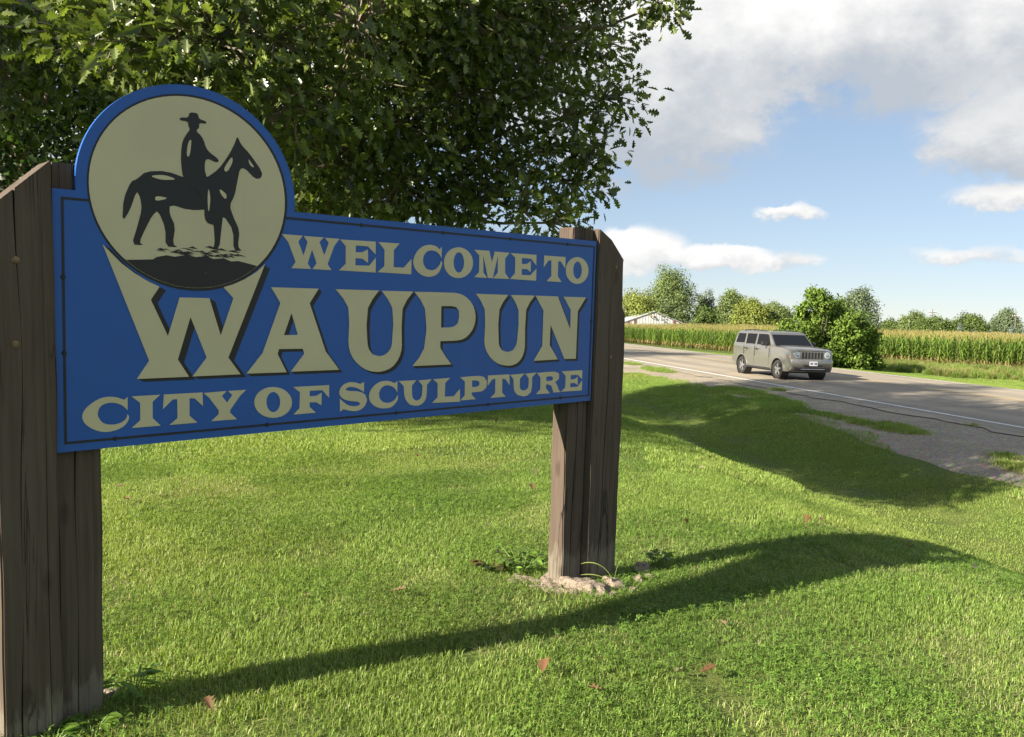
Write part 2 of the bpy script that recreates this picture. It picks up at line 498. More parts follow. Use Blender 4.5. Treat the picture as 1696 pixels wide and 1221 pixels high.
class MB:
    """collects simple solids into one mesh"""
    def __init__(self):
        self.v, self.f = [], []
    def add(self, verts, faces):
        b = len(self.v)
        self.v += [tuple(p) for p in verts]
        self.f += [tuple(i + b for i in fc) for fc in faces]
        return self
    def box(self, x0, x1, y0, y1, z0, z1):
        return self.add([(x0, y0, z0), (x1, y0, z0), (x1, y1, z0), (x0, y1, z0), (x0, y0, z1), (x1, y0, z1), (x1, y1, z1), (x0, y1, z1)],
                        [(3, 2, 1, 0), (4, 5, 6, 7), (0, 1, 5, 4), (1, 2, 6, 5), (2, 3, 7, 6), (3, 0, 4, 7)])
    def tube(self, pts, radii, n=8, cap=True):
        pts = [Vector(p) for p in pts]
        rings = []
        for i, p in enumerate(pts):
            d = (pts[min(i + 1, len(pts) - 1)] - pts[max(i - 1, 0)])
            d = d.normalized() if d.length > 1e-9 else Vector((0, 0, 1))
            a = d.cross(Vector((0.31, 0.17, 0.93)) if abs(d.z) < 0.9 else Vector((1, 0, 0))).normalized()
            b = d.cross(a)
            r = radii[i] if isinstance(radii, (list, tuple)) else radii
            rings.append([p + a * (r * math.cos(2 * math.pi * k / n)) + b * (r * math.sin(2 * math.pi * k / n)) for k in range(n)])
        vs = [q for rg in rings for q in rg]
        fs = []
        for i in range(len(pts) - 1):
            for k in range(n):
                k2 = (k + 1) % n
                fs.append((i * n + k, i * n + k2, (i + 1) * n + k2, (i + 1) * n + k))
        if cap:
            fs.append(tuple(range(n - 1, -1, -1)))
            fs.append(tuple((len(pts) - 1) * n + k for k in range(n)))
        return self.add(vs, fs)
    def prism_y(self, poly, y0, y1):
        """extrude an (x,z) polygon along y"""
        n = len(poly)
        vs = [(x, y0, z) for x, z in poly] + [(x, y1, z) for x, z in poly]
        fs = [tuple(range(n)), tuple(range(2 * n - 1, n - 1, -1))]
        fs += [(i, i + n, (i + 1) % n + n, (i + 1) % n) for i in range(n)]
        return self.add(vs, fs)
    def lathe_y(self, prof, c, n=28):
        """profile of (radius, y) turned about the y axis through c"""
        vs, fs = [], []
        for r, y in prof:
            vs += [(c[0] + r * math.cos(2 * math.pi * k / n), c[1] + y, c[2] + r * math.sin(2 * math.pi * k / n)) for k in range(n)]
        for i in range(len(prof) - 1):
            for k in range(n):
                k2 = (k + 1) % n
                fs.append((i * n + k, (i + 1) * n + k, (i + 1) * n + k2, i * n + k2))
        return self.add(vs, fs)
    def build(self, name, mat, parent=None, bevel=0.0, seg=2, smooth=False):
        me = bpy.data.meshes.new(name)
        me.from_pydata(self.v, [], self.f)
        bm = bmesh.new()
        bm.from_mesh(me)
        bmesh.ops.recalc_face_normals(bm, faces=bm.faces)
        if bevel > 0:
            ed = [e for e in bm.edges if len(e.link_faces) == 2 and e.calc_face_angle(0) > 0.5]
            bmesh.ops.bevel(bm, geom=ed, offset=bevel, segments=seg, affect='EDGES', profile=0.6, clamp_overlap=True)
        bm.to_mesh(me)
        bm.free()
        if smooth:
            me.polygons.foreach_set('use_smooth', [True] * len(me.polygons))
            if bevel == 0 or smooth == 'sharp':
                me.set_sharp_from_angle(angle=math.radians(38))
        return link(name, me, mat, parent)

# sign lettering: outlines on the board, tenths of a millimetre from its lower left corner
SMALL_LETTERS = [
    ('W', '8468,8192 9408,8192 9213,7927 9456,7361 9641,7942 9463,8183 10403,8185 10196,7977 10435,7426 10646,7968 10461,8176 11161,8176 10915,7853 10598,7060 10795,6813 9881,6821 10072,7070 9850,7646 9649,7050 9815,6823 8902,6817 9096,7082 8760,7877'),
    ('E', '11205,8153 13017,8176 13027,7608 12628,7939 11985,7944 11989,7648 12322,7658 12615,7806 12635,7207 12342,7382 11983,7386 11978,7071 12695,7090 13041,7462 13042,6798 11159,6819 11492,7123 11482,7879'),
    ('L', '13166,8167 14326,8174 14007,7860 14007,7081 14572,7083 15003,7503 15002,6792 13148,6820 13507,7104 13503,7844'),
    ('C', '16770,8175 16703,8100 16636,8026 16545,8105 16441,8170 16252,8216 16054,8226 15843,8193 15648,8122 15459,8004 15308,7856 15179,7662 15106,7453 15115,7277 15183,7109 15297,6976 15448,6865 15600,6788 15770,6737 15930,6711 16094,6715 16294,6757 16478,6833 16612,6945 16711,7080 16773,7235 16817,7394 16779,7459 16741,7524 16713,7430 16674,7340 16585,7220 16470,7118 16330,7054 16175,7025 16025,7043 15879,7078 15787,7172 15710,7272 15672,7385 15663,7503 15683,7624 15733,7740 15817,7830 15915,7914 16031,7945 16149,7965 16303,7956 16447,7920 16564,7853 16661,7766 16713,7700 16756,7629 16763,7902'),
    ('O', '18737,7506 18719,7336 18655,7172 18548,7023 18404,6897 18231,6800 18038,6738 17834,6712 17631,6723 17438,6772 17264,6855 17119,6967 17009,7103 16939,7257 16912,7420 16929,7585 16990,7744 17092,7890 17230,8015 17397,8113 17586,8179 17787,8210 17991,8203 18187,8159 18365,8080 18517,7968 18633,7831 18708,7674/18168,7491 18157,7337 18114,7196 18044,7082 17953,7008 17851,6979 17748,7000 17653,7066 17577,7173 17526,7308 17506,7460 17517,7613 17559,7753 17629,7866 17718,7941 17819,7970 17923,7952 18018,7887 18095,7781 18147,7644'),
    ('M', '18799,8148 19783,8155 19986,7580 20167,8141 21170,8132 20883,7826 20899,7099 21204,6787 20097,6785 20398,7079 20377,7952 20070,6789 19747,6793 19394,7919 19425,7056 19707,6792 18845,6796 19149,7055 19133,7886'),
    ('E', '21254,8121 23112,8129 23131,7571 22732,7904 22057,7906 22070,7601 22431,7618 22716,7773 22727,7196 22465,7343 22067,7342 22081,7025 22720,7039 23146,7398 23154,6764 21274,6790 21599,7100 21587,7898'),
    ('T', '23704,8129 25354,8129 25371,7492 25012,7857 24792,7884 24794,7061 25109,6751 23944,6763 24298,7054 24257,7890 24043,7880 23696,7501'),
    ('O', '27270,7472 27256,7302 27195,7140 27090,6992 26947,6868 26773,6772 26578,6710 26372,6685 26165,6698 25967,6747 25789,6830 25638,6943 25523,7079 25448,7233 25416,7396 25430,7560 25489,7719 25589,7864 25727,7987 25895,8084 26085,8149 26289,8178 26497,8170 26697,8125 26880,8044 27036,7933 27157,7795 27236,7639/26711,7465 26702,7314 26660,7175 26587,7064 26493,6991 26385,6964 26275,6984 26174,7050 26091,7154 26034,7288 26009,7437 26018,7587 26060,7724 26131,7834 26224,7908 26331,7937 26441,7918 26543,7854 26627,7750 26685,7616'),
    ('C', '2361,1827 2305,1781 2249,1734 2197,1752 2145,1771 2069,1806 1991,1836 1855,1866 1719,1879 1555,1867 1399,1827 1233,1740 1081,1632 973,1539 881,1431 841,1338 812,1239 829,1136 858,1038 930,933 1019,844 1129,762 1249,696 1380,642 1516,606 1651,595 1787,603 1918,627 2045,668 2155,720 2255,790 2325,871 2379,965 2396,1028 2405,1093 2380,1146 2354,1198 2337,1119 2310,1045 2255,978 2187,926 2095,882 1996,857 1868,845 1739,854 1626,878 1520,927 1446,997 1388,1084 1349,1165 1330,1252 1342,1362 1377,1466 1420,1533 1479,1586 1560,1624 1648,1646 1741,1656 1835,1652 1938,1634 2040,1601 2129,1556 2211,1497 2286,1421 2356,1339 2359,1583'),
    ('I', '2501,1840 3536,1840 3253,1593 3247,969 3545,659 2499,664 2803,930 2803,1575'),
    ('T', '3665,1839 5145,1831 5159,1295 4839,1615 4634,1636 4630,955 4940,655 3868,658 4171,894 4168,1628 3999,1631 3631,1282'),
    ('Y', '5180,1805 6117,1829 5921,1641 6137,1358 6352,1654 6179,1829 6930,1830 6677,1606 6261,1048 6261,947 6543,661 5499,667 5790,923 5790,1083 5410,1606'),
    ('O', '8967,1178 8946,1033 8883,898 8780,781 8644,687 8482,622 8302,588 8114,587 7927,618 7750,680 7593,769 7462,881 7365,1010 7304,1149 7283,1293 7303,1433 7363,1564 7460,1679 7590,1773 7746,1840 7922,1878 8108,1884 8296,1857 8476,1799 8638,1712 8775,1600 8879,1469 8944,1326/8434,1229 8419,1098 8375,982 8305,893 8218,839 8122,825 8025,853 7938,920 7870,1019 7825,1140 7810,1271 7824,1401 7868,1516 7936,1605 8022,1660 8118,1675 8214,1648 8302,1582 8372,1484 8417,1362'),
    ('F', '9022,1829 10736,1822 10738,1265 10406,1613 9791,1627 9793,1381 10128,1390 10368,1506 10364,952 10121,1108 9796,1122 9797,923 10101,653 9040,653 9317,906 9335,1590'),
    ('S', '12515,1863 12514,1637 12512,1410 12392,1488 12269,1560 12141,1615 12008,1655 11880,1679 11751,1683 11663,1660 11579,1626 11584,1585 11590,1545 11697,1518 11805,1497 11972,1483 12140,1468 12273,1441 12402,1398 12497,1344 12588,1283 12638,1166 12687,1048 12650,922 12596,804 12505,708 12388,637 12238,587 12076,569 11895,591 11715,632 11586,667 11459,705 11377,653 11294,601 11288,894 11281,1185 11317,1154 11353,1123 11415,1064 11481,1007 11579,937 11686,877 11812,832 11944,805 12074,795 12203,804 12264,827 12322,859 12313,901 12305,942 12227,973 12148,998 11979,1023 11811,1048 11654,1085 11504,1140 11398,1203 11310,1286 11268,1367 11238,1454 11265,1555 11305,1650 11389,1744 11495,1817 11628,1868 11774,1892 11928,1888 12083,1863 12201,1827 12318,1783 12416,1823'),
    ('C', '14330,1808 14241,1766 14152,1724 14070,1769 13984,1807 13847,1844 13707,1862 13540,1861 13381,1833 13210,1762 13060,1666 12942,1555 12851,1426 12805,1307 12791,1179 12808,1059 12859,946 12955,838 13077,747 13207,677 13349,626 13484,596 13623,583 13805,580 13981,604 14116,668 14229,759 14320,864 14381,984 14380,1077 14360,1173 14311,1080 14252,993 14164,919 14059,865 13938,834 13810,826 13686,845 13562,875 13473,947 13396,1025 13344,1129 13321,1237 13332,1343 13372,1442 13435,1527 13521,1595 13624,1637 13739,1652 13865,1639 13988,1602 14108,1542 14214,1463 14282,1381 14341,1292 14335,1550'),
    ('U', '14401,1813 14905,1808 15418,1803 15293,1684 15169,1566 15171,1373 15179,1179 15190,1087 15219,998 15266,929 15331,871 15402,841 15478,819 15569,849 15660,880 15721,963 15766,1053 15787,1292 15791,1533 15666,1659 15542,1785 15932,1796 16327,1807 16188,1678 16050,1549 16051,1307 16040,1066 16016,927 15958,800 15847,688 15704,606 15562,576 15411,578 15246,608 15083,649 14945,773 14826,904 14760,1052 14726,1206 14710,1378 14704,1550 14552,1682'),
    ('L', '16418,1802 17468,1819 17164,1582 17153,905 17716,888 18102,1240 18122,593 16396,649 16708,903 16704,1575'),
    ('P', '18100,1814 18694,1832 19303,1834 19492,1802 19681,1753 19778,1629 19875,1506 19860,1362 19844,1218 19720,1121 19581,1041 19419,1017 19248,1015 19063,1015 18877,1018 18880,948 18882,879 19022,765 19162,651 18657,652 18161,654 18289,771 18418,888 18415,1234 18412,1580 18255,1697/18873,1620 19186,1604 19355,1532 19377,1372 19239,1284 18885,1284'),
    ('T', '19931,1824 21423,1816 21455,1248 21150,1572 20929,1616 20940,882 21213,649 20145,652 20454,872 20451,1626 20237,1617 19926,1278'),
    ('U', '21468,1787 21988,1797 22515,1807 22356,1681 22197,1555 22189,1322 22199,1088 22239,1017 22296,949 22389,920 22482,891 22596,915 22710,938 22788,1008 22843,1086 22854,1310 22841,1537 22706,1668 22571,1798 22992,1810 23418,1822 23258,1707 23099,1592 23104,1315 23097,1038 23066,904 23025,771 22904,687 22771,618 22615,589 22449,591 22240,637 22034,697 21899,816 21798,944 21745,1244 21728,1544 21598,1666'),
    ('R', '23447,1800 24123,1821 24816,1817 24995,1767 25169,1691 25176,1551 25183,1411 25039,1321 24895,1231 24977,1133 25053,1034 25130,889 25217,746 25288,696 25372,653 25073,653 24776,653 24693,839 24610,1024 24513,1076 24410,1117 24289,1129 24167,1130 24172,1027 24177,923 24339,776 24502,628 23969,636 23444,644 23595,772 23746,900 23740,1218 23735,1535 23591,1668/24175,1563 24533,1580 24704,1503 24691,1366 24527,1318 24187,1322'),
    ('E', '25392,1806 27076,1807 27084,1284 26703,1552 26134,1563 26127,1316 26456,1314 26709,1445 26735,965 26468,1101 26118,1105 26120,871 26740,872 27088,1212 27100,637 25391,666 25713,879 25709,1526'),
]
BIG_LETTERS = [
    ('W', '1575,7354 3137,3145 2691,2480 4621,2475 4196,3151 4689,4781 5312,3193 4755,2479 6695,2476 6185,3166 7730,6932 7358,6593 6850,6281 6407,6082 5998,5949 6395,5527 5876,4048 5426,5510 4277,5514 3833,4048 3220,5410 3539,5897 3131,6082 2662,6359 2204,6701 1847,7064'),
    ('A', '7999,6001 10178,6001 9753,5371 10542,3303 11223,2474 8905,2487 9520,3229 9453,3444 8357,3456 8296,3249 8710,2473 6947,2492 7635,3311 8414,5361/8914,4958 9215,4037 8580,4031'),
    ('U', '10998,6000 12093,5999 13235,5999 12899,5611 12653,5197 12597,4446 12651,3683 12678,3511 12741,3344 12834,3221 12944,3105 13130,3047 13319,3012 13501,3034 13667,3100 13816,3218 13926,3365 13977,3508 13991,3660 14039,4440 13977,5210 13720,5620 13378,5993 14241,5995 15131,5996 14789,5606 14543,5191 14501,4352 14538,3501 14513,3247 14440,3004 14294,2756 14091,2542 13873,2417 13623,2337 13394,2298 13159,2298 12865,2340 12587,2428 12314,2587 12079,2785 11901,2994 11770,3224 11699,3459 11671,3701 11703,4462 11649,5210 11368,5627'),
    ('P', '15202,5988 16298,5996 17436,5995 17697,5986 17953,5949 18192,5873 18409,5762 18627,5596 18801,5401 18925,5159 18987,4903 18982,4635 18912,4373 18793,4156 18620,3964 18416,3814 18174,3706 17882,3658 17581,3646 17190,3640 16803,3642 16785,3467 16813,3299 17137,2886 17506,2484 16315,2487 15171,2490 15556,2878 15838,3310 15950,4252 15838,5196 15570,5611/16805,5336 17456,5344 17752,5290 17906,5101 17931,4783 17851,4494 17633,4350 17378,4300 16820,4297'),
    ('U', '18988,5978 20056,5971 21163,5965 20824,5600 20579,5212 20526,4431 20584,3638 20600,3469 20654,3303 20750,3190 20867,3084 21053,3033 21242,3001 21430,3029 21615,3078 21747,3219 21856,3370 21899,3553 21908,3741 21966,4470 21922,5193 21680,5594 21353,5969 22211,5968 23093,5968 22736,5604 22484,5217 22438,4262 22474,3295 22439,3041 22349,2797 22213,2600 22023,2432 21828,2342 21605,2291 21377,2275 21146,2290 20847,2337 20566,2421 20275,2579 20028,2773 19834,2994 19693,3233 19633,3442 19615,3654 19640,4433 19583,5203 19328,5605'),
    ('N', '23137,5969 24849,5959 25941,4145 25921,5228 25296,5955 27154,5951 26502,5167 26485,2479 25552,2495 24357,4414 24348,3288 25025,2492 23166,2469 23778,3268 23777,5178'),
]


# ------------------------------------------------------------------ terrain
RP = np.array([10.4, 16.7])            # a point of the near white line; the road runs along RD, RN points across it
RD = np.array([-0.189, 0.982])
RN = np.array([0.982, 0.189])
_ts = np.arange(-60, 400, 0.1)
_pz = np.interp(_ts, [-60, -10.8, -9.9, -9.1, -8.4, -7.6, -6.8, -6.0, -5.2, -4.2, -3, 0, 4.5, 9, 10.5, 14, 30, 90, 400],
                [0, 0, -0.02, -0.12, -0.31, -0.63, -0.80, -0.83, -0.75, -0.57, -0.47, -0.40, -0.36, -0.42, -0.52, -0.72, -1.0, -1.0, -1.0])
_k = np.hanning(11); _k /= _k.sum()
_pz = np.convolve(np.pad(_pz, 5, mode='edge'), _k, mode='valid')


def t_of(x, y): return (np.asarray(x) - RP[0]) * RN[0] + (np.asarray(y) - RP[1]) * RN[1]
def a_of(x, y): return (np.asarray(x) - RP[0]) * RD[0] + (np.asarray(y) - RP[1]) * RD[1]
def xy_of(t, a):
    t, a = np.asarray(t, float), np.asarray(a, float)
    return RP[0] + t * RN[0] + a * RD[0], RP[1] + t * RN[1] + a * RD[1]


def terrain(x, y):
    x, y = np.asarray(x, float), np.asarray(y, float)
    t = t_of(x, y)
    z = np.interp(t, _ts, _pz)
    lawn = np.clip((-9.5 - t) / 2.0, 0, 1) * np.clip((60 - np.hypot(x, y)) / 20, 0, 1)
    z = z + lawn * 0.018 * (np.sin(x * 1.3 + y * 0.7) + np.sin(y * 1.9 - x * 0.6 + 1.0) * 0.7)
    return z


def ground_z(x, y):
    t = t_of(x, y)
    dip = np.clip((t + 1.0) / 0.5, 0, 1) * np.clip((9.3 - t) / 0.5, 0, 1)
    return terrain(x, y) - 0.06 * dip


def stretch(lo_dense, hi_dense, step, lo, hi):
    c = list(np.arange(lo_dense, hi_dense, step))
    s, p = step, hi_dense
    up = []
    while p < hi:
        up.append(p); s *= 1.18; p += s
    up.append(hi)
    s, p = step, lo_dense
    dn = []
    while p > lo:
        s *= 1.18; p -= s
        dn.append(p)
    return np.array(sorted(set(dn + c + up)))


gx = stretch(-14, 22, 0.3, -3500, 3500)
gy = stretch(-4, 48, 0.3, -800, 5500)
GX, GY = np.meshgrid(gx, gy)
GZ = ground_z(GX, GY)
nx, ny = len(gx), len(gy)
idx = np.arange(nx * ny).reshape(ny, nx)
quads = np.stack([idx[:-1, :-1], idx[:-1, 1:], idx[1:, 1:], idx[1:, :-1]], -1).reshape(-1, 4)
me = fast_mesh('ground', np.stack([GX, GY, GZ], -1).reshape(-1, 3), quads.ravel(), np.full(len(quads), 4), smooth=True)
ground = tag(link('ground', me, 'turf'), 'mown grass ground sloping into a ditch beside the road', None, kind='structure')


def ribbon(name, tfun0, tfun1, a0, a1, da, nt, lift, mat, parent=None, zfun=terrain, drop=0.0):
    A = np.arange(a0, a1 + da, da)
    t0 = np.array([tfun0(a) for a in A]); t1 = np.array([tfun1(a) for a in A])
    fr = np.linspace(0, 1, nt)
    T = t0[:, None] * (1 - fr) + t1[:, None] * fr
    AA = np.repeat(A[:, None], nt, 1)
    Xr, Yr = xy_of(T, AA)
    Zr = zfun(Xr, Yr) + lift
    Zr[:, 0] -= drop
    n, mm = T.shape
    ii = np.arange(n * mm).reshape(n, mm)
    q = np.stack([ii[:-1, :-1], ii[:-1, 1:], ii[1:, 1:], ii[1:, :-1]], -1).reshape(-1, 4)
    me = fast_mesh(name, np.stack([Xr, Yr, Zr], -1).reshape(-1, 3), q.ravel(), np.full(len(q), 4), smooth=True)
    at = me.attributes.new('ta', 'FLOAT_VECTOR', 'POINT')
    at.data.foreach_set('vector', np.stack([T, AA, T * 0], -1).astype(np.float32).ravel())
    return link(name, me, mat, parent)


def wob(a, s=1.0):
    return 0.10 * math.sin(a * 1.7 * s) + 0.07 * math.sin(a * 3.9 * s + 1) + 0.05 * math.sin(a * 7.7 * s + 2)


def grav_edge(a):
    return float(np.interp(a, [-40, -3, 4, 11, 15, 24, 60], [-4.5, -4.5, -3.4, -2.7, -3.2, -3.3, -3.2])) + 0.7 * wob(a, 0.6)


shoulder = tag(ribbon('gravel_shoulder', grav_edge, lambda a: -0.55, -40, 70, 0.25, 18, 0.012, 'gravel', drop=0.08), 'pale gravel road shoulder with grassy patches', kind='structure')
road = tag(ribbon('road', lambda a: -0.92 + wob(a), lambda a: 9.15 + 0.6 * wob(a + 40), -60, 260, 0.5, 24, 0.03, 'asphalt'), 'bleached grey two-lane asphalt road', kind='structure')
ribbon('edge_line', lambda a: -0.065, lambda a: 0.065, -60, 200, 0.5, 3, 0.035, 'white_paint', road)
ribbon('edge_line', lambda a: 8.55, lambda a: 8.67, -60, 200, 0.5, 3, 0.035, 'white_paint', road)
ribbon('centre_line', lambda a: 4.78, lambda a: 4.89, -60, 200, 0.5, 3, 0.035, 'yellow_paint', road)

# ------------------------------------------------------------------ welcome sign
SU = Vector((0.73309341, 0.67983558, 0.01994087))
SV = Vector((-0.00077143, -0.02848812, 0.99959383))
SN = SU.cross(SV)
SO = Vector((-1.58409591, 2.85570446, 1.02379057))
CU, CV = 1.40, -1.03                   # origin of the thing: between the posts, at the ground
sign = bpy.data.objects.new('welcome_sign', None)
COL.objects.link(sign)
mw = Matrix((SU, -SN, SV)).transposed().to_4x4()
mw.translation = SO + SU * CU + SV * CV
sign.matrix_world = mw
tag(sign, 'large blue and cream welcome sign on brown timber posts beside the road', 'sign')


def sp(u, v, n=0.0):
    return (u - CU, -n, v - CV)


def plate(name, loops, n0, th, mat, parent):
    """flat solid from board-plane loops (first outer, others holes); front face at n0+th, back at n0"""
    polys = [[Vector((u, v, 0)) for u, v in lp] for lp in loops]
    tris = tessellate_polygon(polys)
    flat = [p for lp in loops for p in lp]
    k = len(flat)
    vs = [sp(u, v, n0 + th) for u, v in flat]
    fs = []
    for t in tris:
        a, b, c = (Vector(flat[i]) for i in t)
        if abs((b - a).cross(c - a)) < 1e-12:
            continue
        fs.append(tuple(t) if (b - a).cross(c - a) > 0 else tuple(reversed(t)))
    vs += [sp(u, v, n0) for u, v in flat]
    b = 0
    for lp in loops:
        L = len(lp)
        for i in range(L):
            j = (i + 1) % L
            fs.append((b + i, b + j, b + j + k, b + i + k))
        b += L
    me = bpy.data.meshes.new(name)
    me.from_pydata(vs, [], fs)
    me.update()
    return link(name, me, mat, parent)


BW, BH = 2.7888, 0.915
EC, ER = (0.489, 0.942), (0.416, 0.402)
th0 = math.asin((BH - EC[1]) / ER[1])
arc = [(EC[0] + ER[0] * math.cos(t), EC[1] + ER[1] * math.sin(t)) for t in np.linspace(th0, math.pi - th0, 72)]
outline = [(0, 0), (BW, 0), (BW, BH)] + arc + [(0, BH)]
panel = plate('sign_panel', [outline], -0.019, 0.019, 'sign_blue', sign)
# the panel facing the other way, on the back of the posts
back = plate('sign_panel', [[(0, 0), (BW, 0), (BW, BH), (0, BH)]], -0.163, 0.018, 'sign_blue', sign)


def ellipse(c, rx, ry, n=80):
    return [(c[0] + rx * math.cos(t), c[1] + ry * math.sin(t)) for t in np.linspace(0, 2 * math.pi, n, endpoint=False)]


DC = (0.487, 0.945)
plate('disc_outline', [ellipse((DC[0] + 0.003, DC[1] - 0.001), 0.380, 0.366)], 0.0005, 0.001, 'sign_black', panel)
disc = plate('emblem_disc', [ellipse(DC, 0.3715, 0.3565)], 0.0015, 0.0015, 'sign_cream', panel)


def strip_line(name, pts, w, n0, mat, parent):
    for a, b in zip(pts[:-1], pts[1:]):
        a, b = Vector(a), Vector(b)
        d = (b - a).normalized()
        q = Vector((-d.y, d.x)) * w / 2
        a2, b2 = a - d * w / 2, b + d * w / 2
        plate(name, [[tuple(a2 - q), tuple(b2 - q), tuple(b2 + q), tuple(a2 + q)]], n0, 0.0008, mat, parent)
        n0 += 0.0003


strip_line('border_line', [(0.113, 0.8845), (0.031, 0.8845), (0.027, 0.032), (2.770, 0.032), (2.770, 0.8835), (0.866, 0.8865)], 0.0085, 0.0005, 'sign_black', panel)
for u, v in [(0.192, 0.032), (0.786, 0.032), (1.432, 0.032), (2.003, 0.032), (2.539, 0.032), (0.029, 0.614), (0.028, 0.350), (1.228, 0.8855), (1.684, 0.885), (2.123, 0.8845), (2.55, 0.884), (2.77, 0.46)]:
    mb = MB()
    c = Vector(sp(u, v, 0.0015))
    mb.tube([c, c + Vector((0, -0.004, 0))], [0.0085, 0.0065], 10)
    mb.build('screw', 'sign_black', panel)


def dec(enc):
    return [[tuple(int(q) / 1e4 for q in p.split(',')) for p in lp.split(' ')] for lp in enc.split('/')]


for ch, enc in SMALL_LETTERS:
    plate('letter', dec(enc), 0.0005, 0.0015, 'sign_cream', panel)
for ch, enc in BIG_LETTERS:
    loops = dec(enc)
    dx, dy = (0.0255, -0.0125) if ch == 'W' else (0.0185, -0.0125)
    for k in range(5):
        f = 1 - k / 5.0
        plate('letter_shadow', [[(u + dx * f - 0.001, v + dy * f) for u, v in lp] for lp in loops], 0.0003 + k * 0.00012, 0.0003, 'sign_black', panel)
    plate('letter', loops, 0.0012, 0.0016, 'sign_cream', panel)

# emblem: a plain generic horse and rider on a grassy mound, standing in for the artwork
HORSE = [(-20, 2), (-17, 5), (-10, 6), (-2, 4), (4, 5), (9, 9), (13, 15), (15, 19), (16, 22), (17.5, 19), (21, 16), (26, 10), (25.5, 7.5), (23, 7), (19, 10.5), (17, 10), (16, 5), (15, 0), (13, -4), (14.5, -8), (17, -13), (16.2, -19), (18, -20.5), (14.5, -20.5), (14.5, -13), (10.5, -7.5), (10, -12), (9, -20.5), (5.8, -20.5), (7.4, -19), (7, -12), (6, -6), (-2, -7), (-9, -5.5), (-9, -9), (-7, -13), (-8, -19.5), (-6, -20.5), (-10.5, -20.5), (-10.5, -14), (-13, -8), (-15, -10), (-17, -14), (-19.5, -19.5), (-18, -20.5), (-22, -20.5), (-20, -14), (-18.5, -8), (-19, -4), (-20.2, -2), (-22.5, -9), (-25, -13), (-24.5, -5), (-22, 1)]
RIDER = [(-4, 3), (-5, 10), (-4.5, 17), (-2.4, 20.5), (-1.6, 21.6), (-2.2, 22.8), (-2.3, 24.3), (-5.4, 24.2), (-5.0, 25.3), (-2.2, 25.6), (-1.8, 27.6), (1.2, 27.8), (1.6, 25.8), (4.2, 25.4), (4.4, 24.5), (1.6, 24.4), (1.7, 22.6), (0.4, 21.5), (3, 19.5), (4.5, 15), (9, 12.5), (8.5, 11), (4, 12.5), (3.5, 8), (5, 4), (7.5, -2), (6, -9), (9, -10.5), (8.8, -11.8), (3.5, -11), (3.5, -3), (0, 1)]
def soft(pts, it=2):
    for _ in range(it):
        q = []
        for a, b in zip(pts, pts[1:] + pts[:1]):
            q += [(a[0] * 0.78 + b[0] * 0.22, a[1] * 0.78 + b[1] * 0.22), (a[0] * 0.22 + b[0] * 0.78, a[1] * 0.22 + b[1] * 0.78)]
        pts = q
    return pts
def em(pts, s=0.0105, o=(0.487, 0.955)):
    return [(o[0] + x * s, o[1] + y * s) for x, y in pts]
plate('emblem_figure', [em(soft(HORSE, 1))], 0.0031, 0.0006, 'sign_black', disc)
plate('emblem_figure', [em(soft(RIDER))], 0.0038, 0.0006, 'sign_black', disc)
for fl in ([(-16, 3.6), (-11, 4.6), (-6, 3.4), (-12, 2.6)], [(10.5, 9), (14, 14.5), (14.2, 12), (12, 8)], [(-3, 12), (-2.4, 17), (-1, 18.5), (-1.8, 12)], [(5, 2), (5.8, -2), (5, -8), (4.6, -2)], [(-14, -3), (-9, -3.4), (-14, -5)], [(9, 2), (12, 0), (11.5, -2), (9.5, 0)], [(20, 14.5), (23, 11), (21, 11.6)]):
    plate('emblem_fleck', [em(soft(fl))], 0.0045, 0.0004, 'sign_cream', disc)
mv = 0.683
tm = math.asin((mv - DC[1]) / 0.3565)
mound = [(DC[0] + 0.3705 * math.cos(t), DC[1] + 0.3555 * math.sin(t)) for t in np.linspace(-math.pi - tm, tm, 40)]
rg = [(0.70, 0.692), (0.66, 0.700), (0.63, 0.697), (0.60, 0.708), (0.56, 0.703), (0.53, 0.712), (0.49, 0.707), (0.45, 0.712), (0.41, 0.704), (0.38, 0.708), (0.345, 0.700), (0.33, 0.690)]
plate('emblem_mound', [mound + rg], 0.0031, 0.0006, 'sign_black', disc)
r2 = random.Random(3)
for k in range(46):
    u0 = r2.uniform(0.33, 0.66); v0 = 0.712 + r2.random() * 0.042 * (1 - abs(u0 - 0.5) / 0.2 * 0.7); L = r2.uniform(0.02, 0.06); h = r2.uniform(0.003, 0.006)
    plate('emblem_grass', [[(u0, v0), (u0 + L * 0.5, v0 - h + 0.003), (u0 + L, v0 - 0.004), (u0 + L * 0.5, v0 + h)]], 0.0031 + k * 0.00001, 0.0004, 'sign_black', disc)


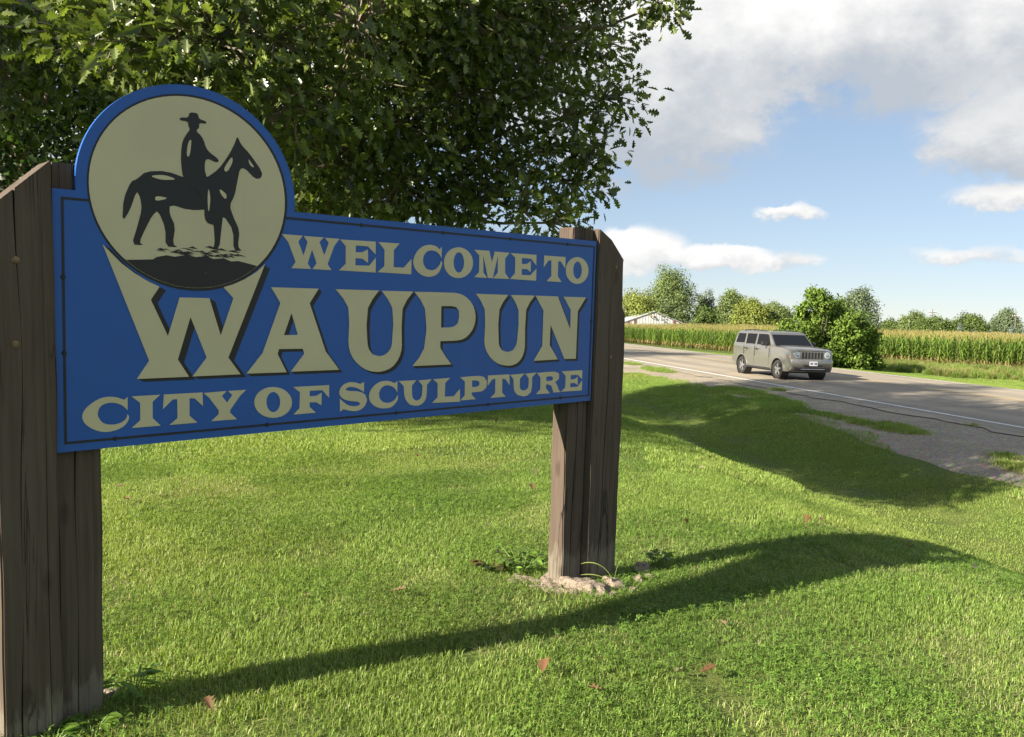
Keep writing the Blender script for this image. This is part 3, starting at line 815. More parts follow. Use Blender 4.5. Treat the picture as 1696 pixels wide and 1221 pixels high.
def timber(parent, u0, u1, n0, n1, v0, vl, vr, round_top=False, seed=0, crack=0.45, crack_top=2.0, depth=0.016):
    """one post timber: plan u0..u1, n0..n1 (front), top cut from vl (at u0) to vr (at u1); wavy faces and an open drying crack down the front"""
    rr = random.Random(seed)
    K = 44
    ph = [rr.uniform(0, 6.28) for _ in range(24)]
    W = u1 - u0
    vs, fs = [], []
    for k in range(K + 1):
        f = k / K
        vm = v0 + ((vl + vr) / 2 - v0) * f
        uc = u0 + W * (crack + 0.05 * math.sin(vm * 2.1 + ph[0]) + 0.02 * math.sin(vm * 7.3 + ph[1]))
        open_ = max(0.0, 0.55 + 0.5 * math.sin(vm * 1.9 + ph[2]) + 0.25 * math.sin(vm * 5.7 + ph[3]))
        if vm > crack_top:
            open_ = 0.0
        w = 0.0006 + 0.0034 * open_
        dp = depth * min(1.0, open_ * 1.4)
        u3 = u0 + W * 0.80
        w3 = 0.0004 + 0.0016 * max(0.0, math.sin(vm * 1.3 + ph[5]))
        ring = [(u0, n1), (uc - w, n1), (uc, n1 - dp), (uc + w, n1), (u3 - w3, n1), (u3, n1 - w3 * 3), (u3 + w3, n1), (u1, n1), (u1, (n0 + n1) / 2), (u1, n0), (u0 + W * 0.5, n0), (u0, n0), (u0, (n0 + n1) / 2)]
        for q, (u, n) in enumerate(ring):
            ft = (u - u0) / W
            top = vl * (1 - ft) + vr * ft
            if round_top:
                top -= 0.05 * ft * ft
            v = v0 + (top - v0) * f
            wv = 0.0022 * math.sin(v * 5 + ph[q + 6]) + 0.0014 * math.sin(v * 13 + ph[(q * 3) % 20])
            if 0 < q < 7:
                wv = 0.0016 * math.sin(v * 4 + ph[9])
            vs.append(sp(u + wv * 0.7, v, n + wv))
    R_ = 13
    for k in range(K):
        for q in range(R_):
            q2 = (q + 1) % R_
            fs.append((k * R_ + q, k * R_ + q2, (k + 1) * R_ + q2, (k + 1) * R_ + q))
    fs.append(tuple(range(R_ - 1, -1, -1)))
    fs.append(tuple(K * R_ + q for q in range(R_)))
    mb = MB()
    mb.add(vs, fs)
    o = mb.build('timber', 'timber', parent)
    bm = bmesh.new(); bm.from_mesh(o.data)
    bm.verts.ensure_lookup_table()
    corner = []
    for e in bm.edges:
        if len(e.link_faces) == 2 and e.calc_face_angle(0) > 1.2:
            a, b = e.verts
            ua, ub = a.co.x + CU, b.co.x + CU
            if min(abs(ua - u0), abs(ua - u1)) < 0.012 and min(abs(ub - u0), abs(ub - u1)) < 0.012:
                corner.append(e)
    bmesh.ops.bevel(bm, geom=corner, offset=0.006, segments=2, affect='EDGES', clamp_overlap=True)
    bm.to_mesh(o.data); bm.free()
    return o


def bolt(parent, u, v, n, r=0.013):
    mb = MB(); c = Vector(sp(u, v, n))
    mb.tube([c, c + Vector((0, -0.003, 0)), c + Vector((0, -0.006, 0))], [r, r, r * 0.7], 12)
    mb.build('bolt', 'rust', parent)


lp = bpy.data.objects.new('post', None); COL.objects.link(lp); lp.parent = sign
timber(lp, -0.186, -0.003, -0.142, 0.022, -1.25, 0.835, 1.008, seed=1, crack=0.36, depth=0.03)
timber(lp, 0.001, 0.150, -0.142, -0.026, -1.25, 1.006, 1.006, seed=2)
bolt(lp, -0.118, 0.665, 0.021); bolt(lp, -0.124, 0.385, 0.021)
rp = bpy.data.objects.new('post', None); COL.objects.link(rp); rp.parent = sign
timber(rp, 2.625, 2.790, -0.142, -0.026, -1.25, 0.985, 0.982, seed=3)
o = timber(rp, 2.797, 3.030, -0.142, 0.012, -1.25, 0.985, 0.985, seed=4, crack=0.48, depth=0.03, crack_top=0.82)
# outward slope starts a little in from the inner corner
for vtx in o.data.vertices:
    ul, vl_ = vtx.co.x + CU, vtx.co.z + CV
    if vl_ > 0.80:
        cap = 0.985 - max(0.0, ul - 2.85) * 0.94
        if vl_ > cap:
            vtx.co.z = cap - CV - (vl_ - cap) * 0.02
timber(rp, 3.033, 3.115, -0.118, -0.03, -1.25, 0.585, 0.53, round_top=True, seed=5)
bolt(rp, 2.955, 0.775, 0.011, 0.011); bolt(rp, 2.94, 0.25, 0.011, 0.011)

# ------------------------------------------------------------------ instanced cover (one object each)
def scatter(name, variants, pts, rots, scls, vidx, tints, mat):
    """variants: list of (verts, loops, totals, cols); the object holds the source pieces and the points, a node tree puts a piece at every point"""
    V, L, Tt, C, VA = [], [], [], [], []
    off = 0
    for k, (v, l, t, c) in enumerate(variants):
        V.append(v); L.append(np.asarray(l) + off); Tt.append(t); C.append(c); VA.append(np.full(len(v), k))
        off += len(v)
    npnt = len(pts)
    V.append(pts); C.append(np.ones((npnt, 3))); VA.append(np.full(npnt, -1))
    V = np.concatenate(V); C = np.concatenate(C); VA = np.concatenate(VA)
    me = fast_mesh(name, V, np.concatenate(L), np.concatenate(Tt), C)
    n0 = len(V) - npnt
    a = me.attributes.new('variant', 'INT', 'POINT'); a.data.foreach_set('value', VA.astype(np.int32))
    def full(arr, dim):
        o = np.zeros((len(V), dim), np.float32); o[n0:] = np.asarray(arr).reshape(npnt, dim); return o.ravel()
    a = me.attributes.new('prot', 'FLOAT_VECTOR', 'POINT'); a.data.foreach_set('vector', full(rots, 3))
    a = me.attributes.new('pscl', 'FLOAT', 'POINT'); a.data.foreach_set('value', full(scls, 1))
    ii = np.zeros(len(V), np.int32); ii[n0:] = vidx
    a = me.attributes.new('pidx', 'INT', 'POINT'); a.data.foreach_set('value', ii)
    a = me.attributes.new('ptint', 'FLOAT_VECTOR', 'POINT'); a.data.foreach_set('vector', full(tints, 3))
    o = link(name, me, mat)
    ng = bpy.data.node_groups.new(name, 'GeometryNodeTree')
    ng.interface.new_socket('Geometry', in_out='INPUT', socket_type='NodeSocketGeometry')
    ng.interface.new_socket('Geometry', in_out='OUTPUT', socket_type='NodeSocketGeometry')
    gi = ng.nodes.new('NodeGroupInput'); go = ng.nodes.new('NodeGroupOutput')
    def named(nm, ty):
        nd = ng.nodes.new('GeometryNodeInputNamedAttribute'); nd.data_type = ty; nd.inputs['Name'].default_value = nm
        return nd.outputs['Attribute']
    va = named('variant', 'INT')
    def pick(k):
        cmp_ = ng.nodes.new('FunctionNodeCompare'); cmp_.data_type = 'INT'; cmp_.operation = 'EQUAL'
        ng.links.new(va, cmp_.inputs[2]); cmp_.inputs[3].default_value = k
        s = ng.nodes.new('GeometryNodeSeparateGeometry'); s.domain = 'POINT'
        ng.links.new(gi.outputs[0], s.inputs[0]); ng.links.new(cmp_.outputs[0], s.inputs[1])
        return s.outputs[0]
    g2i = ng.nodes.new('GeometryNodeGeometryToInstance')
    for k in range(len(variants)):
        ng.links.new(pick(k), g2i.inputs[0])
    m2p = ng.nodes.new('GeometryNodeMeshToPoints')
    ng.links.new(pick(-1), m2p.inputs[0])
    iop = ng.nodes.new('GeometryNodeInstanceOnPoints')
    ng.links.new(m2p.outputs[0], iop.inputs['Points'])
    ng.links.new(g2i.outputs[0], iop.inputs['Instance'])
    iop.inputs['Pick Instance'].default_value = True
    ng.links.new(named('pidx', 'INT'), iop.inputs['Instance Index'])
    ng.links.new(named('prot', 'FLOAT_VECTOR'), iop.inputs['Rotation'])
    ng.links.new(named('pscl', 'FLOAT'), iop.inputs['Scale'])
    st_ = ng.nodes.new('GeometryNodeStoreNamedAttribute'); st_.data_type = 'FLOAT_VECTOR'; st_.domain = 'INSTANCE'
    st_.inputs['Name'].default_value = 'itint'
    ng.links.new(iop.outputs[0], st_.inputs[0])
    ng.links.new(named('ptint', 'FLOAT_VECTOR'), st_.inputs['Value'])
    ng.links.new(st_.outputs[0], go.inputs[0])
    md = o.modifiers.new('scatter', 'NODES'); md.node_group = ng
    return o


def blades(n, rad, hmin, hmax, wid, lean, colf, r_, gauss=True, curve=0.6):
    """n grass blades in a patch: (verts, loops, totals, cols)"""
    ang = r_.uniform(0, 2 * np.pi, n)
    rr = rad * (np.sqrt(r_.random(n)) if not gauss else np.abs(r_.normal(0, 0.52, n)))
    bx, by = rr * np.cos(ang), rr * np.sin(ang)
    h = r_.uniform(hmin, hmax, n) * r_.uniform(0.7, 1.1, n)
    d = r_.uniform(0, 2 * np.pi, n)
    ln = np.abs(r_.normal(0, lean, n)) + 0.05
    dx, dy = np.cos(d), np.sin(d)
    w = wid * r_.uniform(0.6, 1.3, n)
    tx, ty = -dy, dx
    V = np.zeros((n, 5, 3))
    V[:, 0] = np.stack([bx - tx * w, by - ty * w, -0.01 + 0 * h], -1)
    V[:, 1] = np.stack([bx + tx * w, by + ty * w, -0.01 + 0 * h], -1)
    mx_, mz = h * ln * 0.35, h * 0.62 / np.sqrt(1 + (ln * 0.35) ** 2)
    V[:, 2] = np.stack([bx - tx * w * 0.85 + dx * mx_, by - ty * w * 0.85 + dy * mx_, mz], -1)
    V[:, 3] = np.stack([bx + tx * w * 0.85 + dx * mx_, by + ty * w * 0.85 + dy * mx_, mz], -1)
    ex, ez = h * ln * (0.35 + curve), mz + h * 0.38 / np.sqrt(1 + (ln * 1.5) ** 2)
    V[:, 4] = np.stack([bx + dx * ex, by + dy * ex, ez], -1)
    b = (np.arange(n) * 5)[:, None]
    loops = np.concatenate([b + np.array([[0, 1, 3, 2, 2, 3, 4]])], 1).ravel()
    totals = np.tile([4, 3], n)
    cols = np.repeat(colf(n, r_), 5, 0)
    return V.reshape(-1, 3), loops, totals, cols


def merge(*parts):
    V, L, T, C = [], [], [], []
    off = 0
    for v, l, t, c in parts:
        V.append(v); L.append(np.asarray(l) + off); T.append(t); C.append(c); off += len(v)
    return np.concatenate(V), np.concatenate(L), np.concatenate(T), np.concatenate(C)


def ramp_cols(a, b, jitter=0.12):
    a, b = np.array(a), np.array(b)
    def f(n, r_):
        k = r_.random((n, 1))
        return np.clip((a * (1 - k) + b * k) * (1 + r_.normal(0, jitter, (n, 1))), 0.003, 1)
    return f


GREEN = ramp_cols((0.17, 0.240, 0.044), (0.305, 0.372, 0.098))
DEEP = ramp_cols((0.13, 0.205, 0.036), (0.235, 0.305, 0.075))
STRAW = ramp_cols((0.34, 0.32, 0.13), (0.52, 0.46, 0.25))
r_ = np.random.default_rng(11)


def clover(n, rad, r_):
    ang = r_.uniform(0, 6.283, n); rr = rad * np.sqrt(r_.random(n))
    cx, cy = rr * np.cos(ang), rr * np.sin(ang)
    z = r_.uniform(0.018, 0.045, n); s = r_.uniform(0.006, 0.011, n)
    V, L, T = [], [], []
    rot = r_.uniform(0, 6.283, n); ti = r_.normal(0, 0.35, (n, 2))
    tpl = []
    for k in range(3):
        a = k * 2.094
        for q, rr2 in ((-0.45, 0.75), (-0.2, 1.15), (0.2, 1.15), (0.45, 0.75)):
            tpl.append((math.cos(a + q) * rr2, math.sin(a + q) * rr2))
    tpl = np.array([(0, 0)] + tpl)
    c, s_ = np.cos(rot)[:, None], np.sin(rot)[:, None]
    px = (tpl[:, 0] * c - tpl[:, 1] * s_) * s[:, None]; py = (tpl[:, 0] * s_ + tpl[:, 1] * c) * s[:, None]
    V = np.stack([cx[:, None] + px, cy[:, None] + py, z[:, None] + px * ti[:, :1] + py * ti[:, 1:]], -1)
    b = (np.arange(n) * 13)[:, None]
    loops = (b + np.array([[0, 1, 2, 3, 4, 0, 5, 6, 7, 8, 0, 9, 10, 11, 12]])).ravel()
    return V.reshape(-1, 3), loops, np.full(3 * n, 5), np.repeat(ramp_cols((0.12, 0.20, 0.032), (0.20, 0.29, 0.055))(n, r_), 13, 0)


lawn_vars = []
for k in range(6):
    lawn_vars.append(merge(blades(2900, 0.42, 0.015, 0.038, 0.0017, 0.85, GREEN, r_, False), blades(320, 0.42, 0.01, 0.03, 0.0016, 2.2, STRAW, r_, False)))
for k in range(3):
    lawn_vars.append(merge(blades(1900, 0.42, 0.015, 0.037, 0.0018, 0.9, GREEN, r_, False), blades(1200, 0.42, 0.012, 0.035, 0.0016, 2.6, STRAW, r_, False)))
for k in range(3):
    lawn_vars.append(merge(blades(1400, 0.42, 0.018, 0.042, 0.0018, 0.8, DEEP, r_, False), clover(800, 0.42, r_)))
# coarser patches for farther away: fewer, wider blades
far_vars = []
for k in range(4):
    far_vars.append(merge(blades(3600, 0.80, 0.018, 0.042, 0.0028, 0.8, GREEN, r_, False), blades(420, 0.80, 0.012, 0.03, 0.0024, 2.2, STRAW, r_, False)))


def vnoise(x, y, s, seed):
    """cheap smooth value noise"""
    rr = np.random.default_rng(seed).random((64, 64))
    u, v = np.asarray(x) / s + 31.7, np.asarray(y) / s + 17.3
    i, j = np.floor(u).astype(int), np.floor(v).astype(int)
    fu, fv = u - i, v - j
    fu, fv = fu * fu * (3 - 2 * fu), fv * fv * (3 - 2 * fv)
    g_ = lambda a, b: rr[a % 64, b % 64]
    return (g_(i, j) * (1 - fu) + g_(i + 1, j) * fu) * (1 - fv) + (g_(i, j + 1) * (1 - fu) + g_(i + 1, j + 1) * fu) * fv


def slope_rot(x, y):
    e = 0.15
    zx = (terrain(x + e, y) - terrain(x - e, y)) / (2 * e)
    zy = (terrain(x, y + e) - terrain(x, y - e)) / (2 * e)
    rx = np.arctan(zy); ry = -np.arctan(zx)
    return np.stack([rx, ry, np.zeros_like(rx)], -1)


def lawn_points(dmin, dmax, spacing, xlim, ylim):
    xs = np.arange(xlim[0], xlim[1], spacing); ys = np.arange(ylim[0], ylim[1], spacing)
    Xq, Yq = np.meshgrid(xs, ys)
    x = (Xq + r_.uniform(-0.5, 0.5, Xq.shape) * spacing).ravel(); y = (Yq + r_.uniform(-0.5, 0.5, Yq.shape) * spacing).ravel()
    d = np.hypot(x, y)
    keep = (d >= dmin) & (d < dmax) & (np.abs(x) < 1.15 * y + 2.2)
    t = t_of(x, y); a = a_of(x, y)
    ge = np.array([grav_edge(q) for q in a])
    near = t < ge + (0.10 if dmax < 10 else -0.25)
    tuft = t > 1e9
    verge = (t > 9.35) & (t < 27)
    keep &= near | tuft | verge
    x, y, tuft = x[keep], y[keep], tuft[keep]
    return x, y, tuft


def tints_for(x, y):
    n1 = vnoise(x, y, 0.9, 21); n2 = vnoise(x, y, 3.1, 22); n3 = vnoise(x, y, 0.45, 23)
    dry = np.clip((n1 * 0.55 + n2 * 0.45 - 0.38) * 2.2, 0, 1)
    br = 0.80 + 0.35 * n3
    tn = np.stack([br * (0.90 + 0.26 * dry), br * (1.02 + 0.10 * dry), br * (0.95 + 0.22 * dry)], -1)
    return tn, dry


def lawn(name, label, vars_, dmin, dmax, spacing, xlim, ylim, smin, smax):
    x, y, tuft = lawn_points(dmin, dmax, spacing, xlim, ylim)
    n = len(x)
    rot = slope_rot(x, y)
    th = r_.uniform(0, 6.283, n)
    rot = np.stack([rot[:, 0] * np.cos(th) + rot[:, 1] * np.sin(th), -rot[:, 0] * np.sin(th) + rot[:, 1] * np.cos(th), th], -1)
    tn, dry = tints_for(x, y)
    if len(vars_) > 4:
        clov = vnoise(x, y, 0.8, 31)
        vi = np.where(clov > 0.74, 9 + r_.integers(0, 3, n), np.where(r_.random(n) < dry * 0.8, 6 + r_.integers(0, 3, n), r_.integers(0, 6, n)))
    else:
        vi = r_.integers(0, len(vars_), n)
    s = r_.uniform(smin, smax, n)
    o = scatter(name, vars_, np.stack([x, y, terrain(x, y)], -1), rot, s, vi, tn, 'grass')
    return tag(o, label, 'grass', kind='stuff')


lawn('grass', 'short mown lawn grass with straw and clover around the sign', lawn_vars, 1.2, 9.0, 0.46, (-9, 10), (0.2, 9), 0.85, 1.2)
lawn('grass', 'mown grass farther off on the lawn, the ditch and the road verges', far_vars, 9.0, 62.0, 0.85, (-26, 46), (2, 62), 0.85, 1.25)

# tufts growing through the gravel shoulder
tuft_vars = [merge(blades(150, 0.22, 0.03, 0.10, 0.004, 0.8, GREEN, r_), blades(90, 0.22, 0.02, 0.06, 0.004, 1.8, STRAW, r_)) for k in range(3)]
ta_ = r_.uniform(-14, 26, 9000); tt_ = r_.uniform(-4.6, -0.7, 9000)
tx_, ty_ = xy_of(tt_, ta_)
sc_ = vnoise(ta_ * 0.35, tt_, 0.55, 5) + 0.36 * np.exp(-((tt_ + 2.75 - 0.08 * ta_) / 0.45) ** 2) + 0.22 * np.exp(-((tt_ - np.array([grav_edge(q) for q in ta_])) / 0.35) ** 2)
ok_ = (sc_ > 0.88) & (tt_ > np.array([grav_edge(q) for q in ta_]) - 0.4)
tx_, ty_ = tx_[ok_], ty_[ok_]
nt_ = len(tx_)
o = scatter('grass', tuft_vars, np.stack([tx_, ty_, terrain(tx_, ty_) + 0.01], -1), np.stack([np.zeros(nt_), np.zeros(nt_), r_.uniform(0, 6.28, nt_)], -1), r_.uniform(0.6, 1.3, nt_), r_.integers(0, 3, nt_), tints_for(tx_, ty_)[0], 'grass')
tag(o, 'tufts of grass growing through the gravel shoulder', 'grass', kind='stuff')


# ------------------------------------------------------------------ trees
# oak leaf: two halves folded along the midrib, lobed edge
_half = [(0.0, 0.0), (0.16, 0.045), (0.26, 0.21), (0.36, 0.085), (0.50, 0.34), (0.60, 0.13), (0.74, 0.36), (0.83, 0.15), (0.93, 0.17), (1.0, 0.0)]
OAK_V = np.array([(x, y, 0.0) for x, y in _half] + [(x, -y, 0.0) for x, y in _half[1:-1]])
OAK_F = [[0, 9, 8, 7, 6, 5, 4, 3, 2, 1], [0] + list(range(10, 18)) + [9]]
SIM_V = np.array([(0, 0, 0), (0.45, 0.26, 0), (1, 0, 0), (0.45, -0.26, 0)], float)
SIM_F = [[0, 2, 1], [0, 3, 2]]
LOB_V = np.array([(0, 0, 0), (0.12, 0.12, 0), (0.30, 0.42, 0), (0.48, 0.18, 0), (0.66, 0.34, 0), (1, 0, 0), (0.66, -0.34, 0), (0.48, -0.18, 0), (0.30, -0.42, 0), (0.12, -0.12, 0)], float)
LOB_F = [[0, 5, 4, 3, 2, 1], [0, 9, 8, 7, 6, 5]]


def unit(v):
    return v / np.maximum(np.linalg.norm(v, axis=-1, keepdims=True), 1e-9)


def leaf_mesh(name, pos, along, normal, size, cols, tv, tf, fold=0.25, bend=0.25):
    n = len(pos)
    along = unit(along)
    normal = unit(normal - along * np.sum(along * normal, -1, keepdims=True))
    side = np.cross(normal, along)
    x = tv[:, 0][None, :, None]; y = tv[:, 1][None, :, None]
    zz = np.abs(tv[:, 1])[None, :, None] * fold - (tv[:, 0] ** 2)[None, :, None] * bend
    V = pos[:, None] + size[:, None, None] * (along[:, None] * x + side[:, None] * y + normal[:, None] * zz)
    k = len(tv)
    flat = np.concatenate([np.array(f) for f in tf]); tot = np.array([len(f) for f in tf])
    loops = (np.arange(n)[:, None] * k + flat[None]).ravel()
    return fast_mesh(name, V.reshape(-1, 3), loops, np.tile(tot, n), np.repeat(cols, k, 0))


def rand_dir(n, r_):
    return unit(r_.normal(0, 1, (n, 3)))


def limb_path(p0, p1, sag, r_, n=7):
    p0, p1 = np.array(p0, float), np.array(p1, float)
    f = np.linspace(0, 1, n)[:, None]
    mid = p0 * (1 - f) + p1 * f
    L = np.linalg.norm(p1 - p0)
    mid[:, 2] += np.sin(f[:, 0] * np.pi) * sag * L
    mid[1:-1] += r_.normal(0, 0.025 * L, (n - 2, 3))
    return [tuple(q) for q in mid]


def big_tree(name, label, base, trunk_r, fork_z, lobes, leaf, dens, colf, tmpl, seed, simple_above=1e9, twigs=True, group=None, limb_r=0.05, thin=None):
    """trunk + limbs reaching into lobes, leaves in sprays round each lobe's surface; lobes in world metres (x,y,z,r)"""
    r_ = np.random.default_rng(seed)
    root = empty(name, base)
    tag(root, label, 'tree', group)
    B = np.array(base, float)
    mb = MB()
    topz = max(l[2] for l in lobes)
    tp = [(0, 0, -0.1), (0.02, 0.01, 0.25), (0.04, 0.03, fork_z * 0.6), (0.0, 0.08, fork_z), (-0.1, 0.15, fork_z + (topz - fork_z) * 0.4), (0.05, 0.1, fork_z + (topz - fork_z) * 0.8)]
    mb.tube(tp, [trunk_r * 1.45, trunk_r * 1.08, trunk_r * 0.95, trunk_r * 0.9, trunk_r * 0.5, trunk_r * 0.15], 14)
    mb.build('trunk', 'bark', root, smooth=True)
    P, AL, NO = [], [], []
    for (lx, ly, lz, lr) in lobes:
        c = np.array([lx, ly, lz]) - B
        h0 = min(max(fork_z, c[2] * 0.62), fork_z + (topz - fork_z) * 0.7)
        path = limb_path((0, 0.1, h0), c, 0.10, r_)
        lm = MB()
        lm.tube(path, list(np.linspace(limb_r * (0.7 + lr * 0.5), 0.012, len(path))), 7)
        nc = max(14, int(dens * lr ** 2 * (0.40 if thin and lz > thin else 1.0)))
        dirs = rand_dir(nc, r_)
        rad = lr * (0.45 + 0.62 * r_.random(nc) ** 0.6)
        cc = c + dirs * rad[:, None] * np.array([1, 1, 0.85])
        if twigs:
            for q in (cc[::2] if lr > 0.62 else cc):
                lm.tube(limb_path(c * 0.8 + np.array(path[-2]) * 0.2, q, 0.05, r_, 4), [0.014, 0.010, 0.008, 0.004], 4, cap=False)
        lm.build('limb', 'twig', root, smooth=True)
        k = 10
        # a spray: leaves fanning out round the clump's tip, hanging a little
        jit = r_.normal(0, 1, (nc, k, 3)) * leaf * 0.8
        p = cc[:, None] + jit
        out = unit(dirs[:, None] * 0.8 + unit(jit) * 1.0 + r_.normal(0, 0.5, (nc, k, 3)) + np.array([0, 0, -0.25]))
        no = unit(np.array([0, 0, 0.45]) + r_.normal(0, 0.65, (nc, k, 3)) + dirs[:, None] * 0.6)
        P.append(p.reshape(-1, 3)); AL.append(out.reshape(-1, 3)); NO.append(no.reshape(-1, 3))
    P, AL, NO = np.concatenate(P), np.concatenate(AL), np.concatenate(NO)
    n = len(P)
    size = leaf * r_.uniform(0.65, 1.2, n)
    cols = colf(n, r_)
    me = leaf_mesh('crown', P, AL, NO, size, cols, *tmpl, bend=0.22)
    crown = link('crown', me, 'leaf', root)
    tag(crown, kind='stuff')
    return root, n


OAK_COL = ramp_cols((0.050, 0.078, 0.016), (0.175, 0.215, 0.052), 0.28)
OAK_LOBES = [(1.50,9.00,4.95,0.16),(1.00,9.50,5.16,0.36),(0.46,10.00,5.10,0.65),(-0.11,10.00,4.88,0.85),(1.08,9.50,4.04,0.42),(0.64,9.50,3.83,0.55),(0.87,9.60,3.45,0.30),(0.74,9.70,3.15,0.45),(0.30,10.00,3.26,0.55),(0.12,9.50,2.76,0.44),(0.52,9.30,2.62,0.27),(-0.41,10.00,2.95,0.60),(-0.92,10.00,2.90,0.55),(-1.36,9.50,3.05,0.70),(-0.75,10.50,3.61,0.90),(-0.16,10.50,4.15,0.90),(-0.84,9.50,4.09,0.85),(-1.44,9.00,3.61,0.75),(-1.95,9.00,3.21,0.70),(-1.75,8.00,3.82,0.75),(-2.03,6.80,3.75,0.55),(-2.40,6.50,3.64,0.55),(-2.82,6.50,3.58,0.50),(-3.34,6.80,3.76,0.45),(-3.90,7.20,3.88,0.38),(-2.06,7.50,3.40,0.60),(-2.37,10.00,2.89,0.50),(-1.72,10.00,2.80,0.45),(-1.07,8.50,4.47,0.80),(-1.43,7.50,4.21,0.70),(-0.56,9.00,4.78,0.80),(-3.28,7.20,3.42,0.32),(-2.76,7.20,3.41,0.40),(-2.66,8.00,3.34,0.50),(-2.47,9.50,3.09,0.50),(-3.10,6.50,4.16,0.60),(-2.08,6.50,4.29,0.70),(-0.97,8.00,5.08,0.90),(0.31,9.00,5.75,0.70),(-4.2,9.9,3.7,0.9),(-4.9,9.6,4.5,0.8),(-4.4,10.5,4.8,0.9),(-3.6,9.2,4.6,0.8),(-5.6,10.2,5.2,0.9),(-6.1,8.5,4.5,0.85),(-7.0,7.9,5.0,1.0),(-6.0,9.4,4.1,0.8),(-4.5,9.5,3.1,0.6),(-5.0,12.2,5.0,1.1),(-5.6,11.6,5.7,1.1),(-4.3,12.5,4.3,1.0),(-5.2,12.7,6.3,1.2),(-6.6,11.2,6.4,1.1),(-3.6,12.6,3.6,0.9)]  # last lobes added to close gaps in the crown's shade on the ditch
OAK_LOBES = [(x, y, z, r * (0.80 if x > 0.05 else 0.86)) for x, y, z, r in OAK_LOBES]
rl = np.random.default_rng(5)
for k in range(28):                       # the rest of the crown: above the frame and behind
    d = rl.normal(0, 1, 3); d /= np.linalg.norm(d)
    q = np.array([-2.0, 11.2, 7.0]) + d * np.array([3.6, 3.4, 2.8]) * rl.uniform(0.55, 1.0)
    if q[2] < 4.6 and q[1] < 11.0:
        q[2] += 2.2
    OAK_LOBES.append((q[0], q[1], q[2], rl.uniform(0.8, 1.25)))
oak, n_oak = big_tree('oak_tree', 'big oak with lobed leaves spreading its crown behind the blue sign', (-2.7, 12.6, 0.0), 0.33, 2.3, OAK_LOBES, 0.128, 142, OAK_COL, (OAK_V, OAK_F), 41, thin=6.8)


def round_lobes(c, R, n, seed, lr):
    r2 = np.random.default_rng(seed)
    d = rand_dir(n, r2)
    p = np.array(c) + d * np.array(R) * r2.uniform(0.5, 0.95, (n, 1))
    return [(q[0], q[1], q[2], lr * r2.uniform(0.75, 1.25)) for q in p]


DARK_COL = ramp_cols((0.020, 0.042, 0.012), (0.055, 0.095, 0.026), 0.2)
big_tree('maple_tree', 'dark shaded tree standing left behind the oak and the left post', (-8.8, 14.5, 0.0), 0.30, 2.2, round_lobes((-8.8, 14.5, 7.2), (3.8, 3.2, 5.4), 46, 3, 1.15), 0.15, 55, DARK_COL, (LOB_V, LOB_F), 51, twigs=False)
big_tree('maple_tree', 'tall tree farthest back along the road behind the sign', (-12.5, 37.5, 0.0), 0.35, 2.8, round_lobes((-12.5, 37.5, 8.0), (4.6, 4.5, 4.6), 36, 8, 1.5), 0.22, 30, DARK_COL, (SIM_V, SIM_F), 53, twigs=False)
big_tree('maple_tree', 'unseen tree added left of the frame to shade the trees behind the left post', (-13.4, 5.4, 0.0), 0.32, 3.8, round_lobes((-13.4, 5.4, 8.6), (3.0, 2.8, 2.7), 30, 6, 1.2), 0.22, 30, DARK_COL, (SIM_V, SIM_F), 54, twigs=False)  # out of view, added for the shade it casts on the left foliage


